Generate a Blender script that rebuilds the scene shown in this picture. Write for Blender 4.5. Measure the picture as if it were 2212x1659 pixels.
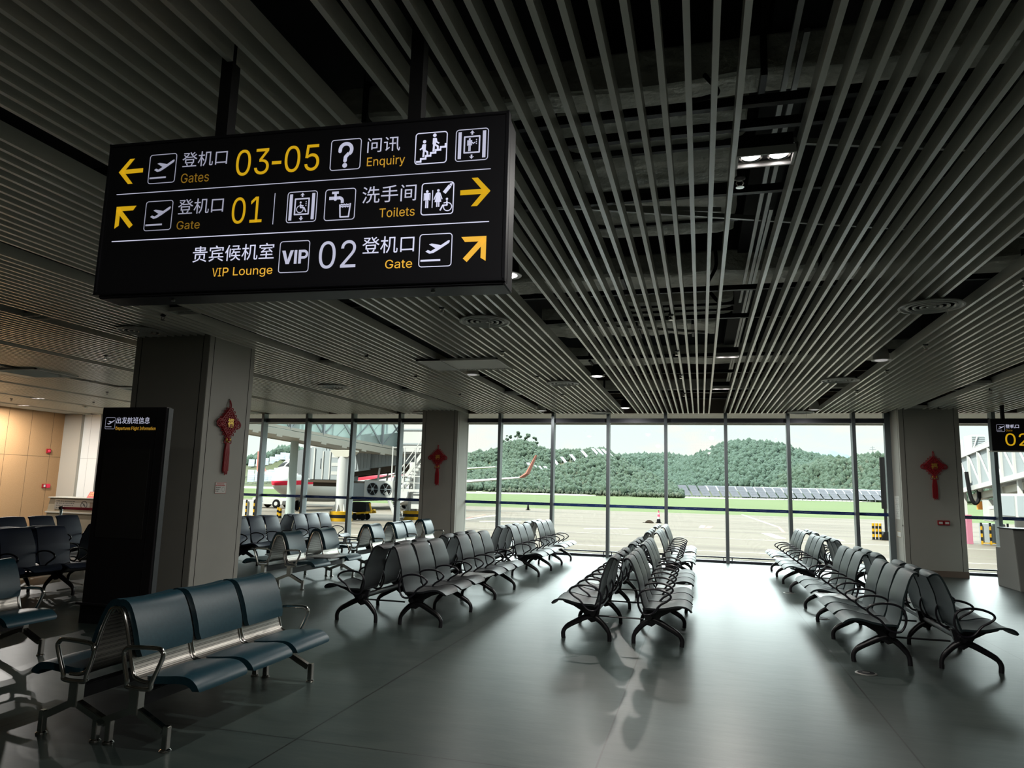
import bpy, bmesh, math, random
from math import sin, cos, pi, radians as rad
from mathutils import Vector, Matrix, noise
random.seed(7)
SC = bpy.context.scene
COL = SC.collection
for o in list(bpy.data.objects): bpy.data.objects.remove(o)

# ------------------------------------------------------------------ camera
CAM_H = 1.62
def cam_matrix(yaw, pitch, roll):
    cy, sy, cp, sp, cr, sr = cos(yaw), sin(yaw), cos(pitch), sin(pitch), cos(roll), sin(roll)
    fwd = Vector((sy*cp, cy*cp, sp)); right = Vector((cy, -sy, 0)); up = right.cross(fwd)
    r2 = right*cr + up*sr; u2 = -right*sr + up*cr
    m = Matrix((r2, u2, -fwd)).transposed().to_4x4()
    m.translation = (0, 0, CAM_H)
    return m
cam = bpy.data.cameras.new('camera'); cam.sensor_width = 36; cam.lens = 1526/2212*36
cam.clip_end = 6000; cam.clip_start = 0.05
camo = bpy.data.objects.new('camera', cam); COL.objects.link(camo)
camo.matrix_world = cam_matrix(rad(-15.034), rad(8.42), rad(1.512))
SC.camera = camo

# ------------------------------------------------------------------ exposure
SC.view_settings.view_transform = 'Standard'; SC.view_settings.look = 'None'
EXPO = 3.22; SKY = 0.130; SKY_FILL = 2.3; OUT = 0.180   # OUT: how light the outdoor paints are
SC.view_settings.exposure = EXPO; SC.view_settings.gamma = 1.0; SC.view_settings.use_curve_mapping = False
SC.cycles.max_bounces = 10; SC.cycles.diffuse_bounces = 5; SC.cycles.glossy_bounces = 4
SC.cycles.transparent_max_bounces = 16; SC.cycles.transmission_bounces = 4
SC.cycles.sample_clamp_indirect = 6.0; SC.cycles.use_denoising = True
SC.cycles.caustics_reflective = True; SC.cycles.caustics_refractive = False

# ------------------------------------------------------------------ sky
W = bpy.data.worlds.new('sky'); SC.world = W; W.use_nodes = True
nt = W.node_tree; nt.nodes.clear()
def wn(t, **k):
    n = nt.nodes.new(t)
    for a, b in k.items(): setattr(n, a, b)
    return n
tc = wn('ShaderNodeTexCoord'); sep = wn('ShaderNodeSeparateXYZ'); nt.links.new(tc.outputs['Generated'], sep.inputs[0])
ramp = wn('ShaderNodeValToRGB'); nt.links.new(sep.outputs['Z'], ramp.inputs[0])
cr = ramp.color_ramp; cr.elements[0].position = 0.0; cr.elements[0].color = (0.97, 0.95, 0.90, 1)
cr.elements[1].position = 1.0; cr.elements[1].color = (0.75, 0.95, 1.10, 1)
for p, c in ((0.04, (0.93, 0.96, 0.91, 1)), (0.12, (0.84, 0.95, 0.93, 1)), (0.35, (0.85, 1.0, 1.05, 1))):
    e = cr.elements.new(p); e.color = c
mp = wn('ShaderNodeMapping'); nt.links.new(tc.outputs['Generated'], mp.inputs[0]); mp.inputs['Scale'].default_value = (5, 5, 14)
mp.inputs['Location'].default_value = (0.7, 0.3, 0)
nz = wn('ShaderNodeTexNoise'); nt.links.new(mp.outputs[0], nz.inputs['Vector']); nz.inputs['Scale'].default_value = 1.6
nz.inputs['Detail'].default_value = 7; nz.inputs['Roughness'].default_value = 0.6
cl = wn('ShaderNodeValToRGB'); nt.links.new(nz.outputs['Fac'], cl.inputs[0])
cl.color_ramp.elements[0].position = 0.53; cl.color_ramp.elements[0].color = (0, 0, 0, 1)
cl.color_ramp.elements[1].position = 0.66; cl.color_ramp.elements[1].color = (1, 1, 1, 1)
mx = wn('ShaderNodeMixRGB'); nt.links.new(cl.outputs[0], mx.inputs[0]); nt.links.new(ramp.outputs[0], mx.inputs[1])
mx.inputs[2].default_value = (0.98, 0.91, 0.86, 1)
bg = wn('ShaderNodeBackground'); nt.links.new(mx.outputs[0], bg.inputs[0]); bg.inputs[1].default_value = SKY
# bright lobe added to the sky above the view, to light the room
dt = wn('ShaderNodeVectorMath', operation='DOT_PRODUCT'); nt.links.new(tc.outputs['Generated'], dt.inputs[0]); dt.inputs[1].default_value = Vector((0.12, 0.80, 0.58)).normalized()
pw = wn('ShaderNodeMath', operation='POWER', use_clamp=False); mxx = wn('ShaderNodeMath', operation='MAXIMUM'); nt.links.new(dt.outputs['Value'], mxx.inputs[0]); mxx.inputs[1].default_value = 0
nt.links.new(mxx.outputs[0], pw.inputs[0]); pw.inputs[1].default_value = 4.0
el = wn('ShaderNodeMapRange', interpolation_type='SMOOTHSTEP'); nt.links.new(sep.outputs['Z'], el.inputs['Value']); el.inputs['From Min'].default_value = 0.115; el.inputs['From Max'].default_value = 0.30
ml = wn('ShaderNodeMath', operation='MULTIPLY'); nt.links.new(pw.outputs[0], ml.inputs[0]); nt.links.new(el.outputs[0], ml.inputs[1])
m2 = wn('ShaderNodeMath', operation='MULTIPLY'); nt.links.new(ml.outputs[0], m2.inputs[0]); m2.inputs[1].default_value = SKY_FILL
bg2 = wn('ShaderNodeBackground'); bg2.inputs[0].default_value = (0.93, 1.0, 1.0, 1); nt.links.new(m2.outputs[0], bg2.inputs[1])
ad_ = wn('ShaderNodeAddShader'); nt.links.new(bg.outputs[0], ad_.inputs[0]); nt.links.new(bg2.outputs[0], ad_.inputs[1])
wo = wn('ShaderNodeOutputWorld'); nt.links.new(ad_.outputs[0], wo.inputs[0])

# ------------------------------------------------------------------ sun
sl = bpy.data.lights.new('sun', 'SUN'); sl.energy = 1.55; sl.angle = rad(2.0); sl.color = (1, 0.95, 0.86)
so = bpy.data.objects.new('sun', sl); COL.objects.link(so)
so.rotation_euler = Vector((0.42, 0.52, -0.74)).to_track_quat('-Z', 'Y').to_euler()

# ------------------------------------------------------------------ materials
MATS = {}
def mat(name, col, rough=0.5, metal=0.0, spec=0.5, emit=None, es=1.0, coat=0.0):
    m = bpy.data.materials.new(name); m.use_nodes = True
    b = m.node_tree.nodes['Principled BSDF']
    b.inputs['Base Color'].default_value = (*col, 1); b.inputs['Roughness'].default_value = rough
    b.inputs['Metallic'].default_value = metal; b.inputs['Specular IOR Level'].default_value = spec
    b.inputs['Coat Weight'].default_value = coat; b.inputs['Coat Roughness'].default_value = 0.22
    if emit: b.inputs['Emission Color'].default_value = (*emit, 1); b.inputs['Emission Strength'].default_value = es/2**EXPO
    MATS[name] = m
    return m
def nodes(m): return m.node_tree.nodes, m.node_tree.links, m.node_tree.nodes['Principled BSDF']
def ramp_node(N, stops):
    r = N.new('ShaderNodeValToRGB'); el = r.color_ramp.elements
    while len(el) < len(stops): el.new(0.5)
    for e, (p, c) in zip(el, stops): e.position = p; e.color = (*c, 1)
    return r
def noisy(m, scale, stops, detail=4, stretch=(1, 1, 1), bump=0.0, coord='Object', bscale=None, bdist=0.01):
    N, L, B = nodes(m)
    t = N.new('ShaderNodeTexCoord'); mp = N.new('ShaderNodeMapping'); L.new(t.outputs[coord], mp.inputs[0])
    mp.inputs['Scale'].default_value = stretch
    n = N.new('ShaderNodeTexNoise'); L.new(mp.outputs[0], n.inputs['Vector']); n.inputs['Scale'].default_value = scale; n.inputs['Detail'].default_value = detail
    if stops:
        r = ramp_node(N, stops); L.new(n.outputs['Fac'], r.inputs[0]); L.new(r.outputs[0], B.inputs['Base Color'])
    if bump:
        src = n
        if bscale:
            src = N.new('ShaderNodeTexNoise'); L.new(mp.outputs[0], src.inputs['Vector']); src.inputs['Scale'].default_value = bscale; src.inputs['Detail'].default_value = detail
        bp = N.new('ShaderNodeBump'); bp.inputs['Strength'].default_value = bump; bp.inputs['Distance'].default_value = bdist
        L.new(src.outputs['Fac'], bp.inputs['Height']); L.new(bp.outputs[0], B.inputs['Normal'])
    return m
def grooves(m, axis, positions, width, dark, base_out=None):
    """thin dark joints across one axis of object space, darkening the base colour and roughening it"""
    N, L, B = nodes(m)
    t = N.new('ShaderNodeTexCoord'); s = N.new('ShaderNodeSeparateXYZ'); L.new(t.outputs['Object'], s.inputs[0])
    acc = None
    for p in positions:
        a = N.new('ShaderNodeMath'); a.operation = 'SUBTRACT'; L.new(s.outputs[axis], a.inputs[0]); a.inputs[1].default_value = p
        b = N.new('ShaderNodeMath'); b.operation = 'ABSOLUTE'; L.new(a.outputs[0], b.inputs[0])
        c = N.new('ShaderNodeMath'); c.operation = 'LESS_THAN'; L.new(b.outputs[0], c.inputs[0]); c.inputs[1].default_value = width/2
        if acc is None: acc = c
        else:
            d = N.new('ShaderNodeMath'); d.operation = 'MAXIMUM'; L.new(acc.outputs[0], d.inputs[0]); L.new(c.outputs[0], d.inputs[1]); acc = d
    mixn = N.new('ShaderNodeMixRGB'); L.new(acc.outputs[0], mixn.inputs[0]); mixn.inputs[2].default_value = (*dark, 1)
    old = B.inputs['Base Color']
    if old.links: L.new(old.links[0].from_socket, mixn.inputs[1])
    else: mixn.inputs[1].default_value = old.default_value
    L.new(mixn.outputs[0], B.inputs['Base Color'])
    return m

# floor: dark green-grey sheet floor, satin, slightly rippled
mfloor = noisy(mat('floor_sheet', (0.05, 0.058, 0.056), 0.34, spec=0.42), 2.2, [(0.3, (0.034, 0.049, 0.046)), (0.7, (0.052, 0.068, 0.062))], detail=8, stretch=(1, 3, 1), bump=0.12, bscale=5.0, bdist=0.010)
grooves(mfloor, 0, [-10.1, -8.2, -6.3, -4.42, -2.52, -0.62, 1.30, 3.2, 5.1], 0.012, (0.012, 0.013, 0.013))
grooves(mfloor, 1, [4.3, 24.0, -4.0], 0.010, (0.012, 0.013, 0.013))
mslat = noisy(mat('painted_baffle', (0.80, 0.77, 0.69), 0.30, spec=0.75, coat=0.4), 9, [(0.3, (0.76, 0.73, 0.64)), (0.7, (0.85, 0.82, 0.73))], stretch=(1, 0.05, 1))
mdeck = mat('black_void', (0.012, 0.012, 0.014), 0.9)
mduct = mat('foil_wrap', (0.75, 0.74, 0.70), 0.40, metal=0.15)
noisy(mduct, 3.0, [(0.25, (0.50, 0.48, 0.42)), (0.5, (0.84, 0.82, 0.74)), (0.8, (0.92, 0.91, 0.84))], detail=9, bump=1.0, bscale=6.0, bdist=0.06)
mblack = mat('black_metal', (0.015, 0.015, 0.018), 0.45, metal=0.2)
mblackm = mat('matt_black', (0.010, 0.010, 0.012), 0.7)
mgalv = mat('galvanised', (0.42, 0.42, 0.40), 0.4, metal=0.7)
malu = mat('silver_aluminium', (0.20, 0.23, 0.25), 0.36, metal=0.5)
mframe = mat('dark_frame', (0.060, 0.065, 0.085), 0.42, metal=0.3)
mcol = noisy(mat('column_cladding', (0.40, 0.39, 0.35), 0.45), 1.2, [(0.3, (0.37, 0.365, 0.325)), (0.7, (0.42, 0.41, 0.37))])
mwhite = mat('white_panel', (0.72, 0.74, 0.72), 0.4)
mskirt = mat('brown_skirting', (0.16, 0.12, 0.095), 0.4)
mtan = noisy(mat('tan_panel', (0.42, 0.25, 0.12), 0.5), 60, [(0.3, (0.40, 0.235, 0.11)), (0.7, (0.47, 0.285, 0.14))])
mbeige = mat('beige_panel', (0.45, 0.42, 0.36), 0.5)
mglow = mat('lamp_glow', (0.9, 0.9, 0.9), 0.4, emit=(1.0, 0.95, 0.98), es=9.0)
mglow2 = mat('lamp_added_glow', (0.8, 0.8, 0.8), 0.4, emit=(1.0, 0.96, 0.95), es=0.30)  # faint glow added to round fittings that are off
mlampw = mat('lamp_white', (0.70, 0.69, 0.64), 0.4)
mgrille = mat('vent_white', (0.68, 0.67, 0.62), 0.45)
msign = mat('sign_black', (0.018, 0.018, 0.022), 0.35)
msignf = mat('sign_frame', (0.028, 0.028, 0.034), 0.35, metal=0.4)
def lit(name, c, s): return mat(name, (c[0]*0.5, c[1]*0.5, c[2]*0.5), 0.5, emit=c, es=s)
mtw = [lit('lettering_white_%d' % i, (0.60, 0.61, 0.78), s) for i, s in enumerate((0.50, 0.75, 1.05))]
mta = [lit('lettering_amber_%d' % i, (0.80, 0.43, 0.045), s) for i, s in enumerate((0.22, 0.60, 0.95))]
mtao = lit('lettering_amber_big', (0.72, 0.42, 0.01), 0.75)
# seating
mshell = [mat('shell_charcoal', (0.017, 0.019, 0.022), 0.42, spec=0.38), mat('shell_teal', (0.019, 0.032, 0.035), 0.42, spec=0.40), mat('shell_navy', (0.026, 0.036, 0.070), 0.42, spec=0.42)]
mcast = mat('cast_black', (0.012, 0.011, 0.014), 0.35, spec=0.6)
marm = mat('arm_black', (0.012, 0.011, 0.016), 0.28, spec=0.6)
mpad = noisy(mat('blue_vinyl', (0.012, 0.06, 0.085), 0.36, spec=0.55), 40, [(0.3, (0.008, 0.038, 0.056)), (0.7, (0.012, 0.052, 0.072))])
mchrome = mat('chrome', (0.62, 0.60, 0.57), 0.14, metal=1.0)
mperf = mat('perforated_steel', (0.50, 0.48, 0.44), 0.32, metal=0.9)
N, L, B = nodes(mperf)
t = N.new('ShaderNodeTexCoord'); mp = N.new('ShaderNodeMapping'); L.new(t.outputs['Object'], mp.inputs[0]); mp.inputs['Scale'].default_value = (110, 110, 110)
v = N.new('ShaderNodeTexVoronoi'); v.inputs['Randomness'].default_value = 0.0; v.inputs['Scale'].default_value = 1.0; L.new(mp.outputs[0], v.inputs['Vector'])
r = ramp_node(N, [(0.33, (0.02, 0.02, 0.02)), (0.40, (0.50, 0.48, 0.44))]); L.new(v.outputs['Distance'], r.inputs[0]); L.new(r.outputs[0], B.inputs['Base Color'])
mtabl = mat('table_grey', (0.34, 0.35, 0.35), 0.3)
mred = mat('red_cord', (0.34, 0.010, 0.018), 0.5)
mredb = mat('red_bright', (0.80, 0.03, 0.09), 0.5)
mgold = mat('gold', (0.75, 0.50, 0.10), 0.35, metal=0.6)
mfilm = mat('blue_film', (0.016, 0.045, 0.19), 0.35)
mpale = mat('film_mark', (0.22, 0.27, 0.42), 0.5)
mpaper = mat('paper', (0.70, 0.70, 0.66), 0.6)
mink = mat('ink', (0.05, 0.05, 0.05), 0.6)
mredp = mat('red_print', (0.55, 0.04, 0.03), 0.5)
morange = mat('orange_print', (0.85, 0.32, 0.04), 0.5)
mtotem = mat('totem_black', (0.026, 0.024, 0.028), 0.4)
mscreen = mat('screen_off', (0.045, 0.044, 0.044), 0.18)
mtotems = mat('totem_side', (0.09, 0.10, 0.105), 0.45, metal=0.3)
mcounter = mat('counter_grey', (0.33, 0.34, 0.32), 0.35)
mcounterb = noisy(mat('counter_brown', (0.30, 0.25, 0.18), 0.4), 3, None)
# glass: mostly see-through, a little mirror
mg = bpy.data.materials.new('glass'); mg.use_nodes = True; MATS['glass'] = mg
N, L = mg.node_tree.nodes, mg.node_tree.links; N.clear()
tr = N.new('ShaderNodeBsdfTransparent'); tr.inputs[0].default_value = (0.93, 0.97, 0.96, 1)
gl = N.new('ShaderNodeBsdfGlossy'); gl.inputs['Roughness'].default_value = 0.02
fr = N.new('ShaderNodeFresnel'); fr.inputs[0].default_value = 1.35
mxg = N.new('ShaderNodeMixShader'); L.new(fr.outputs[0], mxg.inputs[0]); L.new(tr.outputs[0], mxg.inputs[1]); L.new(gl.outputs[0], mxg.inputs[2])
og = N.new('ShaderNodeOutputMaterial'); L.new(mxg.outputs[0], og.inputs[0])
mgf = bpy.data.materials.new('tinted_glass'); mgf.use_nodes = True
N, L = mgf.node_tree.nodes, mgf.node_tree.links; N.clear()
tr = N.new('ShaderNodeBsdfTransparent'); tr.inputs[0].default_value = (0.74, 0.86, 0.84, 1)
df = N.new('ShaderNodeBsdfDiffuse'); df.inputs[0].default_value = (0.62, 0.72, 0.70, 1)
mxg = N.new('ShaderNodeMixShader'); mxg.inputs[0].default_value = 0.38; L.new(tr.outputs[0], mxg.inputs[1]); L.new(df.outputs[0], mxg.inputs[2])
og = N.new('ShaderNodeOutputMaterial'); L.new(mxg.outputs[0], og.inputs[0])
# outside
_mat, _noisy = mat, noisy   # matt outdoor paints, darkened to offset the raised exposure
BRIGHT = ('bridge', 'fuselage', 'livery', 'soffit', 'film', 'pole_', 'pink', 'yellow', 'orange', 'line_')
def sc_(c, k=None): return tuple(v*(k or OUT) for v in c)
def mat(name, col, *a, **k):
    k.setdefault('spec', 0.08); return _mat(name, sc_(col, 0.45 if name.startswith(BRIGHT) else None), *a, **k)
def noisy(m, scale, stops, *a, **k): return _noisy(m, scale, [(p, sc_(c)) for p, c in stops] if stops else None, *a, **k)
mapron = noisy(mat('apron_concrete', (0.50, 0.43, 0.34), 0.85), 0.35, [(0.30, (0.31, 0.25, 0.19)), (0.5, (0.47, 0.385, 0.295)), (0.75, (0.53, 0.45, 0.355))], detail=8, stretch=(0.12, 1.6, 1))
mline = mat('line_white', (0.80, 0.77, 0.70), 0.8); mlinered = mat('line_red', (0.55, 0.22, 0.17), 0.8)
mgrass = noisy(mat('grass', (0.24, 0.36, 0.07), 0.9), 0.06, [(0.30, (0.20, 0.31, 0.06)), (0.55, (0.26, 0.38, 0.08)), (0.8, (0.35, 0.43, 0.13))], detail=9, stretch=(0.4, 1.5, 1))
mhill = noisy(mat('hill_soil', (0.13, 0.17, 0.08), 0.95), 0.02, [(0.30, (0.26, 0.34, 0.18)), (0.55, (0.36, 0.40, 0.24)), (0.75, (0.55, 0.47, 0.34))], detail=8)
def leaf(name, a, b, c, scale=0.7):
    return noisy(mat(name, b, 0.9, spec=0.2), scale, [(0.32, a), (0.5, b), (0.68, c)], detail=8, bump=1.0, bscale=1.1, bdist=0.9)
mleaf = [leaf('leaf_mid', (0.188, 0.313, 0.215), (0.246, 0.379, 0.267), (0.325, 0.453, 0.328)), leaf('leaf_cool', (0.188, 0.329, 0.250), (0.246, 0.395, 0.302), (0.303, 0.470, 0.353)), leaf('leaf_dry', (0.246, 0.346, 0.224), (0.318, 0.412, 0.285), (0.420, 0.470, 0.362))]
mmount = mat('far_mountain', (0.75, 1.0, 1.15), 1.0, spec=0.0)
msolar = noisy(mat('solar_glass', (0.20, 0.22, 0.30), 0.25), 0.8, [(0.3, (0.34, 0.35, 0.44)), (0.7, (0.46, 0.47, 0.56))])
mbr = mat('bridge_cream', (0.74, 0.71, 0.62), 0.5)
mbrw = mat('bridge_white', (0.80, 0.80, 0.78), 0.5)
mbrg = mat('bridge_grey', (0.50, 0.55, 0.58), 0.5)
mdark = mat('dark_part', (0.035, 0.035, 0.038), 0.6)
mrust = mat('brown_steel', (0.26, 0.20, 0.15), 0.7)
myel = mat('yellow_paint', (0.75, 0.42, 0.02), 0.5)
mpl = mat('fuselage_white', (0.80, 0.80, 0.80), 0.3, coat=0.3)
mplg = mat('fuselage_grey', (0.62, 0.62, 0.58), 0.35)
N, L, B = nodes(mpl)                                         # livery: white above, red cheat line, grey belly
t = N.new('ShaderNodeTexCoord'); sp = N.new('ShaderNodeSeparateXYZ'); L.new(t.outputs['Object'], sp.inputs[0])
mm = N.new('ShaderNodeMath'); mm.operation = 'MULTIPLY_ADD'; L.new(sp.outputs['Y'], mm.inputs[0]); mm.inputs[1].default_value = -0.06; L.new(sp.outputs['Z'], mm.inputs[2])
rr = N.new('ShaderNodeMapRange'); L.new(mm.outputs[0], rr.inputs['Value']); rr.inputs['From Min'].default_value = -1.0; rr.inputs['From Max'].default_value = 3.0
mfus = mpl; rp2 = ramp_node(N, [(0.0, (0.46, 0.46, 0.44)), (0.71, (0.50, 0.015, 0.04)), (0.79, (0.60, 0.60, 0.60))]); rp2.color_ramp.interpolation = 'CONSTANT'
L.new(rr.outputs[0], rp2.inputs[0]); L.new(rp2.outputs[0], B.inputs['Base Color'])
mpl = mat('fuselage_plain', (0.80, 0.80, 0.80), 0.35)
mbel = mat('bridge_bellows', (0.30, 0.32, 0.34), 0.7)
msolp = noisy(mat('line_solar_pale', (0.42, 0.47, 0.55), 0.4), 0.8, None)
mplr = mat('livery_red', (0.62, 0.02, 0.05), 0.35)
mtyre = mat('tyre', (0.02, 0.02, 0.02), 0.8)
msoffit = mat('soffit_cream', (0.86, 0.83, 0.75), 0.6)
mpink = mat('pink_paint', (0.66, 0.24, 0.34), 0.6)
mpolew = mat('pole_green_grey', (0.62, 0.70, 0.66), 0.5)
mat, noisy = _mat, _noisy
def lamp_light(parent, power, z=-0.03, size=0.10, name='lamp_light'):
    l = bpy.data.lights.new(name, 'AREA'); l.shape = 'DISK'; l.size = size; l.energy = power; l.color = (1.0, 0.96, 0.90)
    o = bpy.data.objects.new(name, l); COL.objects.link(o); o.parent = parent; o.location = (0, 0, z)
    return o
# ------------------------------------------------------------------ mesh builder
class MB:
    def __init__(s): s.v = []; s.f = []; s.mi = []; s.M = None
    def add(s, vs, fs, mi=0):
        o = len(s.v)
        s.v += [tuple(s.M @ Vector(p)) if s.M else tuple(p) for p in vs]
        s.f += [tuple(i+o for i in f) for f in fs]; s.mi += [mi]*len(fs)
        return s
    def box(s, x0, x1, y0, y1, z0, z1, mi=0):
        vs = [(x, y, z) for z in (z0, z1) for y in (y0, y1) for x in (x0, x1)]
        return s.add(vs, [(0, 2, 3, 1), (4, 5, 7, 6), (0, 1, 5, 4), (2, 6, 7, 3), (0, 4, 6, 2), (1, 3, 7, 5)], mi)
    def bar(s, a, b, w, h, up=(0, 0, 1), mi=0):
        a, b = Vector(a), Vector(b); d = (b-a).normalized(); u = Vector(up)
        if abs(d.dot(u)) > 0.98: u = Vector((0, 1, 0))
        r = d.cross(u).normalized(); u = r.cross(d)
        vs = [p + r*(i*w/2) + u*(j*h/2) for p in (a, b) for j in (-1, 1) for i in (-1, 1)]
        return s.add(vs, [(0, 1, 3, 2), (4, 6, 7, 5), (0, 4, 5, 1), (2, 3, 7, 6), (0, 2, 6, 4), (1, 5, 7, 3)], mi)
    def tube(s, pts, r, n=10, closed=False, sq=1.0, mi=0, cap=True):
        """sweep; r may be a list; sq scales the binormal (local y) for flat bars"""
        P = [Vector(p) for p in pts]; m = len(P); R = r if isinstance(r, (list, tuple)) else [r]*m
        ring = []; up = None
        for i in range(m):
            if closed: d = P[(i+1) % m]-P[i-1]
            else: d = P[min(i+1, m-1)]-P[max(i-1, 0)]
            d.normalize()
            if up is None:
                up = Vector((0, 1, 0)) if abs(d.y) < 0.9 else Vector((0, 0, 1))
            a = (up - d*up.dot(d))
            if a.length < 1e-4: a = d.orthogonal()
            a.normalize(); b = d.cross(a); up = a
            ring.append([P[i] + (a*cos(2*pi*k/n)*sq + b*sin(2*pi*k/n))*R[i] for k in range(n)])
        vs = [p for q in ring for p in q]; fs = []
        for i in range(m if closed else m-1):
            j = (i+1) % m
            for k in range(n): fs.append((i*n+k, i*n+(k+1) % n, j*n+(k+1) % n, j*n+k))
        if not closed and cap: fs += [tuple(range(n))[::-1], tuple((m-1)*n+k for k in range(n))]
        return s.add(vs, fs, mi)
    def lathe(s, prof, n=24, c=(0, 0, 0), mi=0):
        vs = []; fs = []
        for (r, z) in prof:
            for k in range(n): vs.append((c[0]+r*cos(2*pi*k/n), c[1]+r*sin(2*pi*k/n), c[2]+z))
        for i in range(len(prof)-1):
            for k in range(n): fs.append((i*n+k, i*n+(k+1) % n, (i+1)*n+(k+1) % n, (i+1)*n+k))
        if prof[0][0] > 1e-5: fs.append(tuple(range(n))[::-1])
        if prof[-1][0] > 1e-5: fs.append(tuple((len(prof)-1)*n+k for k in range(n)))
        return s.add(vs, fs, mi)
    def prism(s, poly, axis, a, b, mi=0):
        """polygon in the two other axes, extruded from a to b along axis (0,1,2)"""
        def P(p, t):
            q = list(p); q.insert(axis, t); return tuple(q)
        n = len(poly)
        vs = [P(p, a) for p in poly]+[P(p, b) for p in poly]
        fs = [tuple(range(n))[::-1], tuple(range(n, 2*n))]+[(i, (i+1) % n, n+(i+1) % n, n+i) for i in range(n)]
        return s.add(vs, fs, mi)
    def loft(s, secs, closed=True, cap=True, mi=0):
        n = len(secs[0]); vs = [p for q in secs for p in q]; fs = []
        for i in range(len(secs)-1):
            for k in range(n if closed else n-1): fs.append((i*n+k, i*n+(k+1) % n, (i+1)*n+(k+1) % n, (i+1)*n+k))
        if cap and closed: fs += [tuple(range(n))[::-1], tuple((len(secs)-1)*n+k for k in range(n))]
        return s.add(vs, fs, mi)
    def sphere(s, c, r, n=12, m=8, sc=(1, 1, 1), mi=0):
        prof = [(max(1e-6, r*sin(pi*i/m)), -r*cos(pi*i/m)) for i in range(m+1)]
        vs = []; fs = []
        for (a, z) in prof:
            for k in range(n): vs.append((c[0]+a*cos(2*pi*k/n)*sc[0], c[1]+a*sin(2*pi*k/n)*sc[1], c[2]+z*sc[2]))
        for i in range(m):
            for k in range(n): fs.append((i*n+k, i*n+(k+1) % n, (i+1)*n+(k+1) % n, (i+1)*n+k))
        return s.add(vs, fs, mi)
    def mesh(s, name, m, smooth=False, bevel=0.0, weld=True):
        me = bpy.data.meshes.new(name); me.from_pydata(s.v, [], s.f)
        ms = m if isinstance(m, (list, tuple)) else [m]
        for q in ms: me.materials.append(q)
        if len(ms) > 1: me.polygons.foreach_set('material_index', s.mi)
        bm = bmesh.new(); bm.from_mesh(me)
        if weld: bmesh.ops.remove_doubles(bm, verts=bm.verts, dist=1e-6)
        bmesh.ops.recalc_face_normals(bm, faces=bm.faces)
        if bevel:
            es = [e for e in bm.edges if len(e.link_faces) == 2 and e.calc_face_angle(0) > 0.6]
            bmesh.ops.bevel(bm, geom=es, offset=bevel, segments=2, affect='EDGES', clamp_overlap=True)
        bm.to_mesh(me); bm.free()
        if smooth:
            me.polygons.foreach_set('use_smooth', [True]*len(me.polygons))
            me.set_sharp_from_angle(angle=rad(45 if smooth is True else smooth))
        return me
    def build(s, name, m, parent=None, smooth=False, bevel=0.0, loc=None, weld=True):
        o = bpy.data.objects.new(name, s.mesh(name, m, smooth, bevel, weld)); COL.objects.link(o)
        if parent: o.parent = parent
        if loc: o.location = loc
        return o
def tag(o, label, cat, group=None, kind=None):
    if label: o['label'] = label
    if cat: o['category'] = cat
    if group: o['group'] = group
    if kind: o['kind'] = kind
    return o
def thing(name, loc, label, cat, group=None, rz=0.0, kind=None):
    o = bpy.data.objects.new(name, None); o.empty_display_size = 0.1; COL.objects.link(o)
    o.location = loc; o.rotation_euler = (0, 0, rz)
    return tag(o, label, cat, group, kind)
def struct(o):
    o['kind'] = 'structure'; return o
def kids(o): return [c for c in bpy.data.objects if c.parent == o]
KID = {}
def copy_tree(o, parent=None):
    if o not in KID: KID[o] = kids(o)
    c = o.copy(); COL.objects.link(c)
    if parent: c.parent = parent
    for k in KID[o]: copy_tree(k, c)
    return c
def put(src, loc, label, cat, group=None, rz=0.0, first=None):
    o = src if first else copy_tree(src)
    o.location = loc; o.rotation_euler = (0, 0, rz)
    return tag(o, label, cat, group)
def rpoly(x0, y0, x1, y1, r, n=5):
    out = []
    for cx, cy, a in ((x1-r, y1-r, 0), (x0+r, y1-r, 90), (x0+r, y0+r, 180), (x1-r, y0+r, 270)):
        for i in range(n+1):
            t = rad(a+90*i/n); out.append((cx+r*cos(t), cy+r*sin(t)))
    return out
def smooth_path(pts, k=4, closed=False):
    """Catmull-Rom resample"""
    P = [Vector(p) for p in pts]; n = len(P); out = []
    for i in range(n if closed else n-1):
        if closed: p0, p1, p2, p3 = P[i-1], P[i], P[(i+1) % n], P[(i+2) % n]
        else: p0, p1, p2, p3 = P[max(i-1, 0)], P[i], P[i+1], P[min(i+2, n-1)]
        for j in range(k):
            t = j/k
            out.append(0.5*((2*p1)+(p2-p0)*t+(2*p0-5*p1+4*p2-p3)*t*t+(3*p1-p0-3*p2+p3)*t*t*t))
    if not closed: out.append(P[-1])
    return out

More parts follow.
